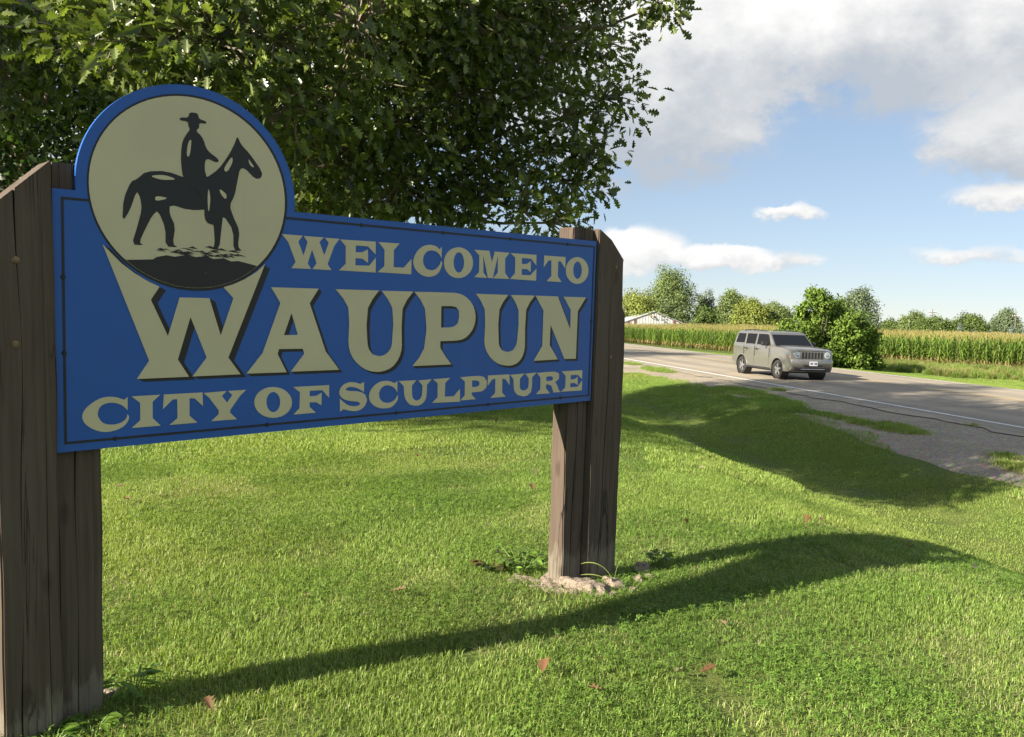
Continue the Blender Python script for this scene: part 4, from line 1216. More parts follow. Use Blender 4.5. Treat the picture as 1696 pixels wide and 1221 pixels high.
def far_tree(name, label, x, y, h, w, colf, seed, base_z=-1.0, shape='round', leaf=0.34, group='trees beyond the corn field', cat='tree', n=None, crown_low=0.12):
    r2 = np.random.default_rng(seed)
    root = empty(name, (x, y, base_z))
    tag(root, label, cat, group)
    mb = MB()
    mb.tube([(0, 0, -0.2), (0.05, 0, h * 0.3), (0, 0.05, h * 0.62), (0, 0, h * 0.9)], [0.028 * h, 0.02 * h, 0.012 * h, 0.003 * h], 8)
    for k in range(6):
        a = r2.uniform(0, 6.28); z0 = h * r2.uniform(0.25, 0.6)
        mb.tube([(0, 0, z0), (math.cos(a) * w * 0.15, math.sin(a) * w * 0.15, z0 + h * 0.1), (math.cos(a) * w * 0.33, math.sin(a) * w * 0.33, z0 + h * 0.2)], [0.011 * h, 0.007 * h, 0.002 * h], 6)
    mb.build('trunk', 'bark', root)
    nc = int(90 + 8 * h * w / 6)
    if shape == 'cone':
        f = r2.random(nc) ** 0.75
        z = h * (0.04 + 0.94 * f); rad = w * 0.5 * (1 - f) * (0.75 + 0.3 * np.sin(z * 9)) + 0.06
        a = r2.uniform(0, 6.28, nc)
        cc = np.stack([np.cos(a) * rad, np.sin(a) * rad, z], -1); dirs = unit(np.stack([np.cos(a), np.sin(a), 0.4 + 0 * a], -1))
        cr = 0.16 * w * (1 - 0.6 * f)
    else:
        d = rand_dir(nc, r2)
        zc = h * (crown_low + (1 - crown_low) * 0.5)
        Rz = h * (1 - crown_low) * 0.5
        lobe = 1 + 0.16 * np.sin(3 * np.arctan2(d[:, 1], d[:, 0]) + seed) + 0.14 * np.sin(5 * d[:, 2] + 2 * d[:, 0] * 3 + seed)
        rr = (0.62 + 0.32 * r2.random(nc)) * lobe
        egg = 1 - 0.25 * d[:, 2] if shape == 'round' else 1 - 0.45 * d[:, 2]
        cc = np.stack([d[:, 0] * rr * w * 0.5 * egg, d[:, 1] * rr * w * 0.5 * egg, zc + d[:, 2] * rr * Rz], -1)
        dirs = d
        cr = np.full(nc, 0.115 * (w + h * 0.5))
    k = 56
    off = rand_dir(nc * k, r2).reshape(nc, k, 3) * (r2.random((nc, k, 1)) ** 0.45) * np.asarray(cr).reshape(nc, 1, 1)
    off[..., 2] *= 0.8
    p = (cc[:, None] + off).reshape(-1, 3)
    no = unit(unit(off) * 0.9 + dirs[:, None] * 0.5 + np.array([0, 0, 0.35]) + r2.normal(0, 0.45, (nc, k, 3))).reshape(-1, 3)
    al = unit(r2.normal(0, 1, (nc * k, 3)) + np.array([0, 0, -0.4]))
    tone = np.repeat(r2.normal(1, 0.16, (nc, 1)), k, 0).reshape(-1, 1)
    cols = np.clip(colf(nc * k, r2) * tone, 0.004, 1)
    me = leaf_mesh('crown', p, al, no, leaf * r2.uniform(0.6, 1.25, nc * k), cols, SIM_V, SIM_F, fold=0.15, bend=0.1)
    crown = link('crown', me, 'far_leaf', root)
    tag(crown, kind='stuff')
    return root


YEL = ramp_cols((0.15, 0.19, 0.04), (0.27, 0.30, 0.075), 0.15)
MID = ramp_cols((0.11, 0.155, 0.05), (0.19, 0.24, 0.09), 0.15)
DRK = ramp_cols((0.07, 0.11, 0.03), (0.13, 0.18, 0.05), 0.15)
BLU = ramp_cols((0.10, 0.14, 0.075), (0.17, 0.21, 0.12), 0.15)
SPR = ramp_cols((0.12, 0.165, 0.13), (0.19, 0.235, 0.19), 0.12)
FAR = [(25.2, 170.0, 8.2, 8.5, YEL, 'round', 'yellow-green tree at the barn, half hidden by the right post'),
       (36.0, 190.0, 14.4, 10.2, MID, 'egg', 'tallest domed tree rising behind the white barn'),
       (46.5, 200.0, 9.6, 4.6, BLU, 'round', 'slim pale tree right of the tallest domed tree'),
       (50.0, 190.0, 10.2, 6.4, MID, 'egg', 'upright pointed tree in the middle of the far tree row'),
       (38.5, 165.0, 5.8, 4.4, DRK, 'round', 'low dark rounded tree in front of the slim pale tree'),
       (53.5, 185.0, 7.8, 8.2, YEL, 'round', 'broad yellow-green tree above the corn left of the car roof'),
       (60.4, 190.0, 7.4, 7.6, MID, 'round', 'rounded mid-green tree above the car roof'),
       (69.0, 210.0, 5.6, 4.2, BLU, 'round', 'small bluish tree at the right end of the far tree row'),
       (49.8, 120.0, 8.2, 5.8, BLU, 'egg', 'grey-green tree peeping over the roadside thicket'),
       (91.6, 200.0, 4.4, 6.2, DRK, 'round', 'low dark tree starting the far right-hand tree row'),
       (92.3, 190.0, 6.3, 6.6, MID, 'round', 'flat-topped pale tree in the far right-hand row'),
       (91.9, 180.0, 5.2, 8.0, DRK, 'round', 'wide dark green tree right of the flat-topped pale tree'),
       (102.2, 185.0, 6.1, 7.8, DRK, 'round', 'dark spreading tree between the two distant poles'),
       (119.2, 200.0, 7.8, 7.0, BLU, 'egg', 'greyish feathery tree at the right edge of the picture')]
for i, (x, y, h, w, cf, sh, lb) in enumerate(FAR):
    far_tree('broadleaf_tree', lb, x, y, h + 0.2, w * 1.12, cf, 100 + i, shape=sh, leaf=0.46 if y > 150 else 0.34, crown_low=0.0 if h < 7 else 0.03)
SPRUCES = [(94.8, 175.0, 3.8, 2.5, 'blue-grey spruce standing furthest left of the far spruces'), (97.7, 175.0, 2.6, 1.9, 'small low spruce second from the left'),
           (101.3, 175.0, 2.6, 1.7, 'narrow small spruce in the middle of the far spruces'), (105.8, 175.0, 3.9, 2.8, 'largest blue-grey spruce near the right edge'), (108.6, 175.0, 3.3, 2.0, 'spruce at the very right edge of the corn')]
for i, (x, y, h, w, lb) in enumerate(SPRUCES):
    far_tree('spruce_tree', lb, x, y, h + 0.2, w, SPR, 140 + i, shape='cone', leaf=0.30, group='spruces beyond the corn field')

# distant woods closing the horizon: one mass
r2 = np.random.default_rng(77)
nw = 900
ax = r2.uniform(-1.25, 1.25, nw); dist = r2.uniform(380, 620, nw)
wx, wy = np.sin(ax) * dist, np.cos(ax) * dist
hh = 2.6 + 3.2 * vnoise(ax * 60, ax * 0, 3.0, 9) + r2.uniform(0, 1.2, nw)
kk = 40
off = rand_dir(nw * kk, r2).reshape(nw, kk, 3) * np.stack([hh * 1.2, hh * 1.2, hh * 0.55], -1)[:, None] * (r2.random((nw, kk, 1)) ** 0.4)
pw = (np.stack([wx, wy, -1.0 + hh * 0.5], -1)[:, None] + off).reshape(-1, 3)
me = leaf_mesh('distant_woods', pw, rand_dir(nw * kk, r2), unit(unit(off).reshape(-1, 3) + np.array([0, 0, 0.4])), r2.uniform(0.8, 1.8, nw * kk), np.clip(BLU(nw * kk, r2) * np.repeat(r2.normal(1, 0.15, (nw, 1)), kk, 0), 0.01, 1), SIM_V, SIM_F)
tag(link('distant_woods', me, 'far_leaf'), 'distant low woods along the horizon', 'woods', kind='stuff')

# roadside thicket behind the car
BUSH = [(14.99,41.00,3.00,0.50),(14.72,42.00,2.31,0.40),(16.65,43.00,2.22,0.82),(16.81,41.00,1.62,0.82),(18.02,42.00,1.03,0.66),(15.43,43.00,1.40,0.77),(13.82,41.00,1.23,0.62),(16.36,42.00,0.52,1.17),(18.34,43.00,0.13,0.62),(14.47,41.00,0.29,0.86),(18.62,42.00,-0.18,0.31),(14.22,43.00,0.57,0.43),(15.40,41.00,2.63,0.46),(17.3,41.5,-0.1,0.6),(15.6,41.2,-0.2,0.6),(15.6,42.0,1.9,0.62),(15.9,42.0,2.55,0.45),(14.7,41.5,1.15,0.6),(17.2,42.0,0.6,0.8)]
bush = empty('roadside_shrub', (16.2, 42.0, -0.62))
tag(bush, 'tall leafy green thicket on the verge right behind the car', 'shrub')
r2 = np.random.default_rng(61)
P, NO = [], []
mb = MB()
for (x, y, z, r) in BUSH:
    c = np.array([x - 16.2, y - 42.0, z + 0.62])
    mb.tube(limb_path((c[0] * 0.25, c[1] * 0.25, -0.1), c, 0.06, r2, 6), [0.055, 0.045, 0.035, 0.028, 0.02, 0.01], 6)
    nc = int(150 * r ** 2 + 22)
    d = rand_dir(nc, r2)
    cc = c + d * (r * (0.5 + 0.6 * r2.random((nc, 1))))
    k = 16
    off = r2.normal(0, 0.11, (nc, k, 3))
    P.append((cc[:, None] + off).reshape(-1, 3)); NO.append((unit(off) * 0.6 + d[:, None] * 0.6 + np.array([0, 0, 0.6]) + r2.normal(0, 0.4, (nc, k, 3))).reshape(-1, 3))
P, NO = np.concatenate(P), np.concatenate(NO)
me = leaf_mesh('foliage', P, unit(r2.normal(0, 1, P.shape) + np.array([0, 0, -0.5])), NO, r2.uniform(0.12, 0.22, len(P)), ramp_cols((0.07, 0.13, 0.02), (0.165, 0.24, 0.042), 0.18)(len(P), r2), SIM_V, SIM_F)
mb.build('stem', 'bark', bush)
tag(link('foliage', me, 'far_leaf', bush), kind='stuff')

# ------------------------------------------------------------------ corn field
def corn_plant(r_):
    parts = []
    H = r_.uniform(1.75, 2.05)
    def strip(pts, w, col, up=(0, 0, 1)):
        pts = np.array(pts); n = len(pts)
        d = pts[-1] - pts[0]; s = unit(np.cross(d, np.array(up) + np.array([0.01, 0.02, 0]))[None])[0]
        ww = np.array(w)[:, None]
        V = np.concatenate([pts - s * ww, pts + s * ww])
        loops = np.concatenate([[i, i + 1, n + i + 1, n + i] for i in range(n - 1)])
        return V, loops, np.full(n - 1, 4), np.tile(np.array(col), (2 * n, 1))
    for a in (0, 1.57):
        parts.append(strip([(0, 0, -0.1), (0, 0, H * 0.5), (0.01, 0, H)], [0.016, 0.013, 0.006], (0.17, 0.19, 0.06), up=(math.cos(a), math.sin(a), 0)))
    a0 = r_.uniform(0, 6.28)
    for k in range(12):
        z0 = H * (0.14 + 0.07 * k); a = a0 + (k % 2) * math.pi + r_.normal(0, 0.35)
        L = r_.uniform(0.5, 0.8) * (1 - 0.25 * abs(k - 6) / 6)
        rise, drop = r_.uniform(0.15, 0.3), r_.uniform(0.1, 0.5)
        q = [(0, 0, z0), (L * 0.3, 0, z0 + rise * 0.8), (L * 0.65, 0, z0 + rise), (L, 0, z0 + rise - drop)]
        q = [(x * math.cos(a), x * math.sin(a), z) for x, y, z in q]
        f = r_.random()
        c = np.array((0.09, 0.17, 0.027)) * (1 - f) + np.array((0.18, 0.26, 0.05)) * f
        if k < 2: c = np.array((0.30, 0.24, 0.11))
        parts.append(strip(q, [0.022, 0.042, 0.036, 0.003], c))
    for k in range(5):
        a = r_.uniform(0, 6.28); s = r_.uniform(0.02, 0.10)
        parts.append(strip([(0, 0, H - 0.05), (s * 0.5 * math.cos(a), s * 0.5 * math.sin(a), H + 0.16), (s * math.cos(a), s * math.sin(a), H + r_.uniform(0.24, 0.36))], [0.005, 0.007, 0.003], (0.29, 0.25, 0.095), up=(math.cos(a + 1), math.sin(a + 1), 0)))
    return merge(*parts)


corn_vars = [corn_plant(r_) for k in range(7)]
edge = np.array([(-16, 140), (11.6, 82), (18.3, 66.5), (30.7, 55.6), (45, 46), (75, 30)], float)
seg = np.linalg.norm(np.diff(edge, axis=0), axis=1); cum = np.concatenate([[0], np.cumsum(seg)])
cx_, cy_ = [], []
kdir = np.array([0.55, 0.835])
row, k = 0.0, 0
while row < 88:
    near = k < 16
    step = 0.19 if near else 0.55
    s = np.arange(0, cum[-1], step) + r_.uniform(-0.06, 0.06, len(np.arange(0, cum[-1], step)))
    x = np.interp(s, cum, edge[:, 0]) + kdir[0] * row + r_.normal(0, 0.06, len(s))
    y = np.interp(s, cum, edge[:, 1]) + kdir[1] * row + r_.normal(0, 0.06, len(s))
    ok = (r_.random(len(s)) > 0.05) & (np.abs(x) < 0.95 * y + 12)
    cx_.append(x[ok]); cy_.append(y[ok])
    row += 0.76 if near else 1.25
    k += 1
x, y = np.concatenate(cx_), np.concatenate(cy_)
n = len(x)
vn = vnoise(x, y, 6.0, 41)
tn = np.stack([0.85 + 0.35 * vn, 0.85 + 0.3 * vn, 0.85 + 0.3 * vn], -1) * r_.uniform(0.85, 1.15, (n, 1))
corn = scatter('corn_field', corn_vars, np.stack([x, y, terrain(x, y)], -1), np.stack([r_.normal(0, 0.05, n), r_.normal(0, 0.05, n), r_.uniform(0, 6.28, n)], -1), r_.uniform(0.9, 1.1, n) * (0.95 + 0.12 * vnoise(x, y, 9, 42)) * np.interp(x, [8, 34], [0.68, 1.0]), r_.integers(0, len(corn_vars), n), tn, 'corn')
tag(corn, 'field of tall tasselled green corn across the road', 'corn field', kind='stuff')

# rank weeds between the verge and the corn
weed_vars = []
for k in range(5):
    cA = [DEEP, DEEP, ramp_cols((0.20, 0.22, 0.07), (0.34, 0.31, 0.13)), DEEP, ramp_cols((0.15, 0.17, 0.05), (0.26, 0.24, 0.09))][k]
    weed_vars.append(merge(blades(240, 0.45, 0.35, 0.95, 0.012, 0.5, cA, r_), blades(140, 0.45, 0.2, 0.6, 0.02, 0.9, DEEP, r_)))
xs, ys = [], []
for q in range(9000):
    t = r_.uniform(15.0, 34.0); a = r_.uniform(-6, 95)
    xq, yq = xy_of(t, a)
    # stay in front of the corn edge
    ye = np.interp(xq, edge[:, 0], edge[:, 1]) + 1.0
    tmin = 16.5 + 1.2 * math.sin(a * 0.4) - 3.0 * (a > 20) * (a < 34)
    if yq < ye and t > tmin and xq > 12:
        xs.append(xq); ys.append(yq)
    elif yq < ye and t < 16.0 and a > 40 and yq > ye - 1.6:
        xs.append(xq); ys.append(yq)
x, y = np.array(xs), np.array(ys); n = len(x)
vn = vnoise(x, y, 2.5, 51)
o = scatter('weeds', weed_vars, np.stack([x, y, terrain(x, y)], -1), np.stack([np.zeros(n), np.zeros(n), r_.uniform(0, 6.28, n)], -1), r_.uniform(0.22, 0.6, n), np.where(vn > 0.68, 2 + 2 * r_.integers(0, 2, n), r_.integers(0, 2, n)), np.stack([0.8 + 0.4 * vn] * 3, -1), 'grass')
tag(o, 'rank tall weeds and grass along the foot of the corn', 'weeds', kind='stuff')

# ------------------------------------------------------------------ barn
barn = empty('barn', (28.2, 165.0, -0.6), math.radians(16))
tag(barn, 'low white metal barn with brown trim beyond the corn', 'barn')
hw, eave, ridge, dep = 6.6, 1.75, 4.05, 22.0
gable = [(-hw, 0), (hw, 0), (hw, eave), (0, ridge), (-hw, eave)]
MB().prism_y(gable, 0, dep).build('wall', 'barn_white', barn)
for sgn in (-1, 1):
    q = [(sgn * (hw + 0.35), eave - 0.12), (0, ridge), (0, ridge + 0.14), (sgn * (hw + 0.35), eave + 0.02)]
    MB().prism_y(q, -0.10, dep + 0.35).build('roof', 'barn_roof', barn)
for u in (-5.55, -4.2, 4.4, 5.7):
    top = eave + (ridge - eave) * (1 - abs(u) / hw) - 0.12
    MB().box(u - 0.26, u + 0.26, -0.06, -0.01, 0, top).build('trim', 'barn_brown', barn)
for sgn in (-1, 1):
    q = [(sgn * (hw + 0.35), eave - 0.14), (0, ridge - 0.02), (0, ridge - 0.12), (sgn * (hw + 0.35), eave - 0.24)]
    MB().prism_y(q, -0.08, -0.03).build('trim', 'barn_brown', barn)
MB().box(-0.22, 0.22, -0.06, -0.012, 2.85, 3.2).build('vent', 'barn_brown', barn)
for k in range(22):
    u = -6.3 + k * 0.6
    top = eave + (ridge - eave) * (1 - abs(u) / hw) - 0.16
    if min(abs(u - w_) for w_ in (-5.55, -4.2, 4.4, 5.7)) > 0.32:
        MB().box(u - 0.03, u + 0.03, -0.035, -0.004, 0, top).build('rib', 'barn_white', barn)

# distant poles
for (x, h, lb) in ((96.4, 7.3, 'thin utility pole above the flat-topped pale tree'), (115.6, 7.0, 'thin utility pole beside the feathery tree at right')):
    p = empty('utility_pole', (x, 190.0, -1.0))
    tag(p, lb, 'pole', 'distant utility poles')
    MB().tube([(0, 0, -0.3), (0, 0, h)], [0.15, 0.10], 8).build('pole', 'pole', p)
    MB().box(-0.9, 0.9, -0.06, 0.06, h - 0.75, h - 0.6).build('crossarm', 'pole', p)
    for u in (-0.8, -0.3, 0.3, 0.8):
        MB().tube([(u, 0, h - 0.6), (u, 0, h - 0.42)], 0.05, 6).build('insulator', 'barn_white', p)

# ------------------------------------------------------------------ car: boxy silver-beige sport utility vehicle
hx, hy = 0.21, -0.978
fx, fy = 9.41, 29.2                                   # contact of the near front wheel (outer side)
lx, ly = -hy, hx                                      # car's left: (0.978, 0.21)
# near side is the car's right side; move to the centre line between the axles
ccx = fx + lx * 0.86 - hx * 1.317
ccy = fy + ly * 0.86 - hy * 1.317
ccz = float(terrain(ccx, ccy)) + 0.032
car = empty('car', (ccx, ccy, ccz), math.atan2(hy, hx))
tag(car, 'silver-beige boxy sport utility vehicle driving along the road', 'car')
AX = (1.317, -1.317)
ZW, RW = 0.335, 0.335


def arch(cx, r, z0, n=12, rev=False):
    a0 = math.asin(max(-1, (z0 - ZW) / r))
    th = np.linspace(math.pi - a0, a0, n)
    return [(cx + r * math.cos(t), ZW + r * math.sin(t)) for t in (th[::-1] if rev else th)]


ZS = 0.30
low = [(-2.16, 0.40), (-2.05, ZS)] + arch(AX[1], 0.405, ZS) + arch(AX[0], 0.405, ZS) + [(2.03, ZS), (2.17, 0.40), (2.20, 0.50), (2.19, 0.70), (2.14, 0.735), (2.12, 1.00), (2.04, 1.055), (1.55, 1.115), (1.02, 1.155), (-2.10, 1.165), (-2.18, 1.08), (-2.20, 0.62)]
mb = MB()
HWD = 0.865
# body shell: profile swept across with rounded shoulders and plan taper towards the ends
ys = [-1.0, -0.985, -0.93, -0.6, 0.0, 0.6, 0.93, 0.985, 1.0]
sh = [0.055, 0.018, 0.0, -0.01, -0.02, -0.01, 0.0, 0.018, 0.055]
vs, fs = [], []
npr = len(low)
for yy, s in zip(ys, sh):
    for (x, z) in low:
        e = max(0.0, (abs(x) - 1.75) / 0.45)
        w = HWD * (1 - 0.085 * e * e)
        sx = 1 - 0.020 * (abs(yy) ** 3) * e
        zz = z - (s if z > 1.0 else 0.0) * (1.0 if z > 1.0 else 0)
        xx = x * sx - (math.copysign(s * 0.6, x) if abs(x) > 2.0 else 0)
        vs.append((xx, yy * w, zz))
for i in range(len(ys) - 1):
    for k in range(npr):
        k2 = (k + 1) % npr
        fs.append((i * npr + k, i * npr + k2, (i + 1) * npr + k2, (i + 1) * npr + k))
fs.append(tuple(range(npr))); fs.append(tuple(range(len(ys) * npr - 1, (len(ys) - 1) * npr - 1, -1)))
mb.add(vs, fs)
body = mb.build('body', 'car_paint', car)
body.data.polygons.foreach_set('use_smooth', [True] * len(body.data.polygons))
body.data.set_sharp_from_angle(angle=math.radians(30))
# greenhouse
gb = [(0.98, 0.80), (-2.10, 0.80)]
z0, z1 = 1.12, 1.61
mb = MB()
sec = [(z0, 0.0), (z1 - 0.02, 0.96), (z1 + 0.035, 1.0), (z1 + 0.055, 1.0)]
vs, fs = [], []
def gh(z, f, inset=0.0):
    xf = 0.98 - 0.55 * f - inset; xr = -2.12 + 0.16 * f + inset
    w = 0.81 - 0.10 * f - inset
    return [(xf, -w * 0.97, z), (xf + 0.03, 0, z), (xf, w * 0.97, z), (0.5 * (xf + xr), w, z), (xr, w * 0.97, z), (xr - 0.02, 0, z), (xr, -w * 0.97, z), (0.5 * (xf + xr), -w, z)]
rings = [gh(z0, 0), gh(z1 - 0.02, 0.95), gh(z1 + 0.02, 1.0, 0.025), gh(z1 + 0.045, 1.0, 0.12)]
vs = [p for r in rings for p in r]
for i in range(len(rings) - 1):
    for k in range(8):
        k2 = (k + 1) % 8
        fs.append((i * 8 + k, i * 8 + k2, (i + 1) * 8 + k2, (i + 1) * 8 + k))
fs.append(tuple(range(24, 32)))
mb.add(vs, fs)
cab = mb.build('cabin', 'car_paint', car)
cab.data.polygons.foreach_set('use_smooth', [True] * len(cab.data.polygons))
cab.data.set_sharp_from_angle(angle=math.radians(35))


def side_y(x, f):
    """half width of the cabin wall at fraction f of its height"""
    xf = 0.98 - 0.55 * f; xr = -2.12 + 0.16 * f
    w = 0.81 - 0.10 * f
    mid = 0.5 * (xf + xr)
    k = abs(x - mid) / (0.5 * (xf - xr))
    return w * (1 - 0.03 * min(1.0, k))


def pane(name, quad, s, mat='side_glass', lift=0.006, th=0.006):
    """window on side s from (x, fraction) corners"""
    inner, outer = [], []
    for x, f in quad:
        z = z0 + (z1 - 0.02 - z0) * f / 0.95
        y = side_y(x, f)
        inner.append((x, s * (y + lift - th), z)); outer.append((x, s * (y + lift), z))
    n = len(quad)
    MB().add(inner + outer, [tuple(range(n)), tuple(range(n, 2 * n))] + [(i, (i + 1) % n, n + (i + 1) % n, n + i) for i in range(n)]).build(name, mat, car)


for s in (-1, 1):
    pane('side_window', [(0.68, 0.10), (-0.30, 0.10), (-0.30, 0.88), (0.32, 0.88), (0.42, 0.80)], s)
    pane('side_window', [(-0.42, 0.10), (-1.14, 0.10), (-1.14, 0.88), (-0.42, 0.88)], s)
    pane('side_window', [(-1.27, 0.14), (-1.98, 0.14), (-1.88, 0.86), (-1.27, 0.86)], s)
    # doors: shut lines, handles, lower cladding, flares
    for x in (0.72, -0.36, -1.18):
        MB().add([(x - 0.006, s * 0.8665, 0.42), (x + 0.006, s * 0.8665, 0.42), (x + 0.006, s * 0.8665, 1.09), (x - 0.006, s * 0.8665, 1.09), (x - 0.006, s * 0.85, 0.42), (x + 0.006, s * 0.85, 0.42), (x + 0.006, s * 0.85, 1.09), (x - 0.006, s * 0.85, 1.09)], [(0, 1, 2, 3), (4, 5, 6, 7), (0, 1, 5, 4), (1, 2, 6, 5), (2, 3, 7, 6), (3, 0, 4, 7)]).build('door_gap', 'car_black', car)
    for x in (-0.22, -1.02):
        MB().box(x - 0.10, x + 0.10, *sorted((s * 0.86, s * 0.895)), 0.985, 1.02).build('door_handle', 'car_black', car, bevel=0.008)
    MB().box(-0.88, 0.88, *sorted((s * 0.80, s * 0.872)), 0.285, 0.36).build('sill', 'car_black', car, bevel=0.012)
    for ax in AX:
        fl = MB()
        th = np.linspace(math.radians(6), math.radians(174), 22)
        vs, fs = [], []
        for t in th:
            for r, yy in ((0.40, 0.70), (0.40, 0.872), (0.415, 0.880), (0.452, 0.875), (0.465, 0.850)):
                vs.append((ax + r * math.cos(t), s * yy, ZW + r * math.sin(t) * (1.0 if r < 0.45 else 0.97)))
        for i in range(len(th) - 1):
            for k in range(4):
                fs.append((i * 5 + k, i * 5 + k + 1, i * 5 + 6 + k, i * 5 + 5 + k))
        fl.add(vs, fs).build('wheel_flare', 'car_paint', car, smooth=True)
        th2 = np.linspace(0, 2 * math.pi, 30, endpoint=False)
        MB().add([(ax + 0.402 * math.cos(t), s * 0.60, ZW + 0.402 * math.sin(t)) for t in th2], [tuple(range(30))]).build('wheel_well', 'car_black', car)
        MB().lathe_y([(0.402, s * 0.60), (0.402, s * 0.84)], (ax, 0, ZW), 30).build('wheel_well', 'car_black', car)
    # mirror
    mbm = MB().box(0.50, 0.62, *sorted((s * 0.90, s * 1.08)), 1.14, 1.29)
    mir = mbm.build('mirror', 'car_black', car, bevel=0.03)
    MB().box(0.53, 0.60, *sorted((s * 0.80, s * 0.92)), 1.145, 1.18).build('mirror_arm', 'car_black', mir)
    # roof rail
    MB().tube([(0.05, s * 0.58, 1.625), (-0.05, s * 0.585, 1.685), (-0.9, s * 0.585, 1.70), (-1.55, s * 0.585, 1.685), (-1.68, s * 0.58, 1.625)], 0.018, 8).build('roof_rail', 'car_black', car)
    # lamps
    hl = MB().tube([(2.06, s * 0.575, 0.885), (2.135, s * 0.575, 0.885), (2.15, s * 0.575, 0.885)], [0.118, 0.118, 0.10], 24).build('headlight', 'lamp', car, smooth=True)
    MB().tube([(2.10, s * 0.575, 0.885), (2.142, s * 0.575, 0.885)], [0.128, 0.126], 24).build('headlight_ring', 'chrome', hl, smooth=True)
    MB().tube([(2.151, s * 0.575, 0.885), (2.157, s * 0.575, 0.885)], [0.055, 0.045], 16).build('headlight_bulb', 'chrome', hl, smooth=True)
    MB().box(1.97, 2.085, *sorted((s * 0.742, s * 0.818)), 0.775, 0.835).build('turn_signal', 'amber', car, bevel=0.012)
    fg = MB().tube([(2.10, s * 0.66, 0.60), (2.185, s * 0.66, 0.60)], [0.085, 0.08], 20).build('fog_lamp', 'car_black', car, smooth=True)
    MB().tube([(2.17, s * 0.66, 0.60), (2.193, s * 0.66, 0.60)], [0.058, 0.05], 18).build('fog_lens', 'lamp', fg, smooth=True)
    MB().box(-2.205, -2.10, *sorted((s * 0.62, s * 0.755)), 0.80, 1.06).build('tail_light', 'red_lens', car, bevel=0.015)
    for k, ax in enumerate(AX):
        wh = empty('wheel', (ax, s * 0.745, ZW)); wh.parent = car
        MB().lathe_y([(0.215, -0.10), (0.30, -0.108), (0.325, -0.095), (0.335, -0.06), (0.335, 0.06), (0.325, 0.095), (0.30, 0.108), (0.215, 0.10), (0.205, 0.0), (0.215, -0.10)], (0, 0, 0), 36).build('tyre', 'tyre', wh, smooth=True)
        rim = MB()
        rim.lathe_y([(0.216, s * 0.095), (0.222, s * 0.088), (0.205, s * 0.06), (0.195, -s * 0.06)], (0, 0, 0), 36)
        rim.lathe_y([(0.0, s * 0.095), (0.05, s * 0.092), (0.062, s * 0.07)], (0, 0, 0), 18)
        for q in range(5):
            a = q * 2 * math.pi / 5 + 0.3 + k
            ca, sa = math.cos(a), math.sin(a)
            pts = []
            for r, hw_ in ((0.045, 0.036), (0.212, 0.028)):
                for sg in (-1, 1):
                    pts.append((r * ca - sg * hw_ * sa, r * sa + sg * hw_ * ca))
            ya, yb = s * 0.088, s * 0.062
            rim.add([(pts[i][0], ya, pts[i][1]) for i in (0, 1, 3, 2)] + [(pts[i][0], yb, pts[i][1]) for i in (0, 1, 3, 2)], [(0, 1, 2, 3), (4, 5, 6, 7), (0, 1, 5, 4), (1, 2, 6, 5), (2, 3, 7, 6), (3, 0, 4, 7)])
        rim.build('rim', 'rim', wh, smooth='sharp')
        MB().add([(0.2 * math.cos(t), s * 0.045, 0.2 * math.sin(t)) for t in np.linspace(0, 6.283, 24, endpoint=False)], [tuple(range(24))]).build('brake_disc', 'car_black', wh)

# windscreen, rear glass, wipers
def screen(name, xb, xt, fb, ft, wf, sgn):
    v = []
    for lift in (0.0, 0.010):
        for f, x_ in ((fb, xb), (ft, xt)):
            z = z0 + (z1 - 0.02 - z0) * f / 0.95
            w = (0.81 - 0.10 * f) * wf
            for yy, bulge in ((-w, 0.0), (-w * 0.5, 0.02), (0, 0.03), (w * 0.5, 0.02), (w, 0.0)):
                v.append((x_ + sgn * (bulge + lift), yy, z + lift * 0.6))
    fs = []
    for b in (0, 10):
        fs += [(b + i, b + i + 1, b + 6 + i, b + 5 + i) for i in range(4)]
    ring = [0, 1, 2, 3, 4, 9, 8, 7, 6, 5]
    fs += [(ring[i], ring[(i + 1) % 10], ring[(i + 1) % 10] + 10, ring[i] + 10) for i in range(10)]
    return MB().add(v, fs).build(name, 'car_glass', car, smooth='sharp')
ws = screen('windscreen', 0.98 - 0.55 * 0.08, 0.98 - 0.55 * 0.86, 0.08, 0.86, 0.905, 1)
screen('rear_window', -2.12 + 0.16 * 0.2, -2.12 + 0.16 * 0.86, 0.2, 0.86, 0.86, -1)
for ya, yb in ((-0.62, -0.02), (-0.02, 0.55)):
    MB().tube([(0.985, ya, 1.165), (0.955, yb, 1.185)], 0.010, 6).build('wiper', 'car_black', car)
# bonnet crown, grille of seven slots, bumper, plate
hood = MB()
hv, hf = [], []
for x, zc in ((1.00, 1.178), (1.5, 1.148), (1.9, 1.105), (2.06, 1.062), (2.10, 1.03)):
    for yy, dz in ((-0.62, -0.022), (-0.56, 0.0), (0, 0.012), (0.56, 0.0), (0.62, -0.022)):
        hv.append((x, yy * (1 - 0.03 * (x - 1)), zc + dz))
for i in range(4):
    for k in range(4):
        hf.append((i * 5 + k, i * 5 + k + 1, (i + 1) * 5 + k + 1, (i + 1) * 5 + k))
hood.add(hv, hf).build('bonnet', 'car_paint', car, smooth=True)
gr = MB().box(2.10, 2.138, -0.44, 0.44, 0.755, 1.005).build('grille', 'car_paint', car, bevel=0.012)
for k in range(7):
    y = -0.36 + k * 0.12
    MB().box(2.126, 2.146, y - 0.041, y + 0.041, 0.772, 0.992).build('grille_slot', 'car_black', gr, bevel=0.004)
bp = MB()
pl = [(-0.80, 0), (-0.72, 0.07), (0, 0.10), (0.72, 0.07), (0.80, 0)]
vs, fs = [], []
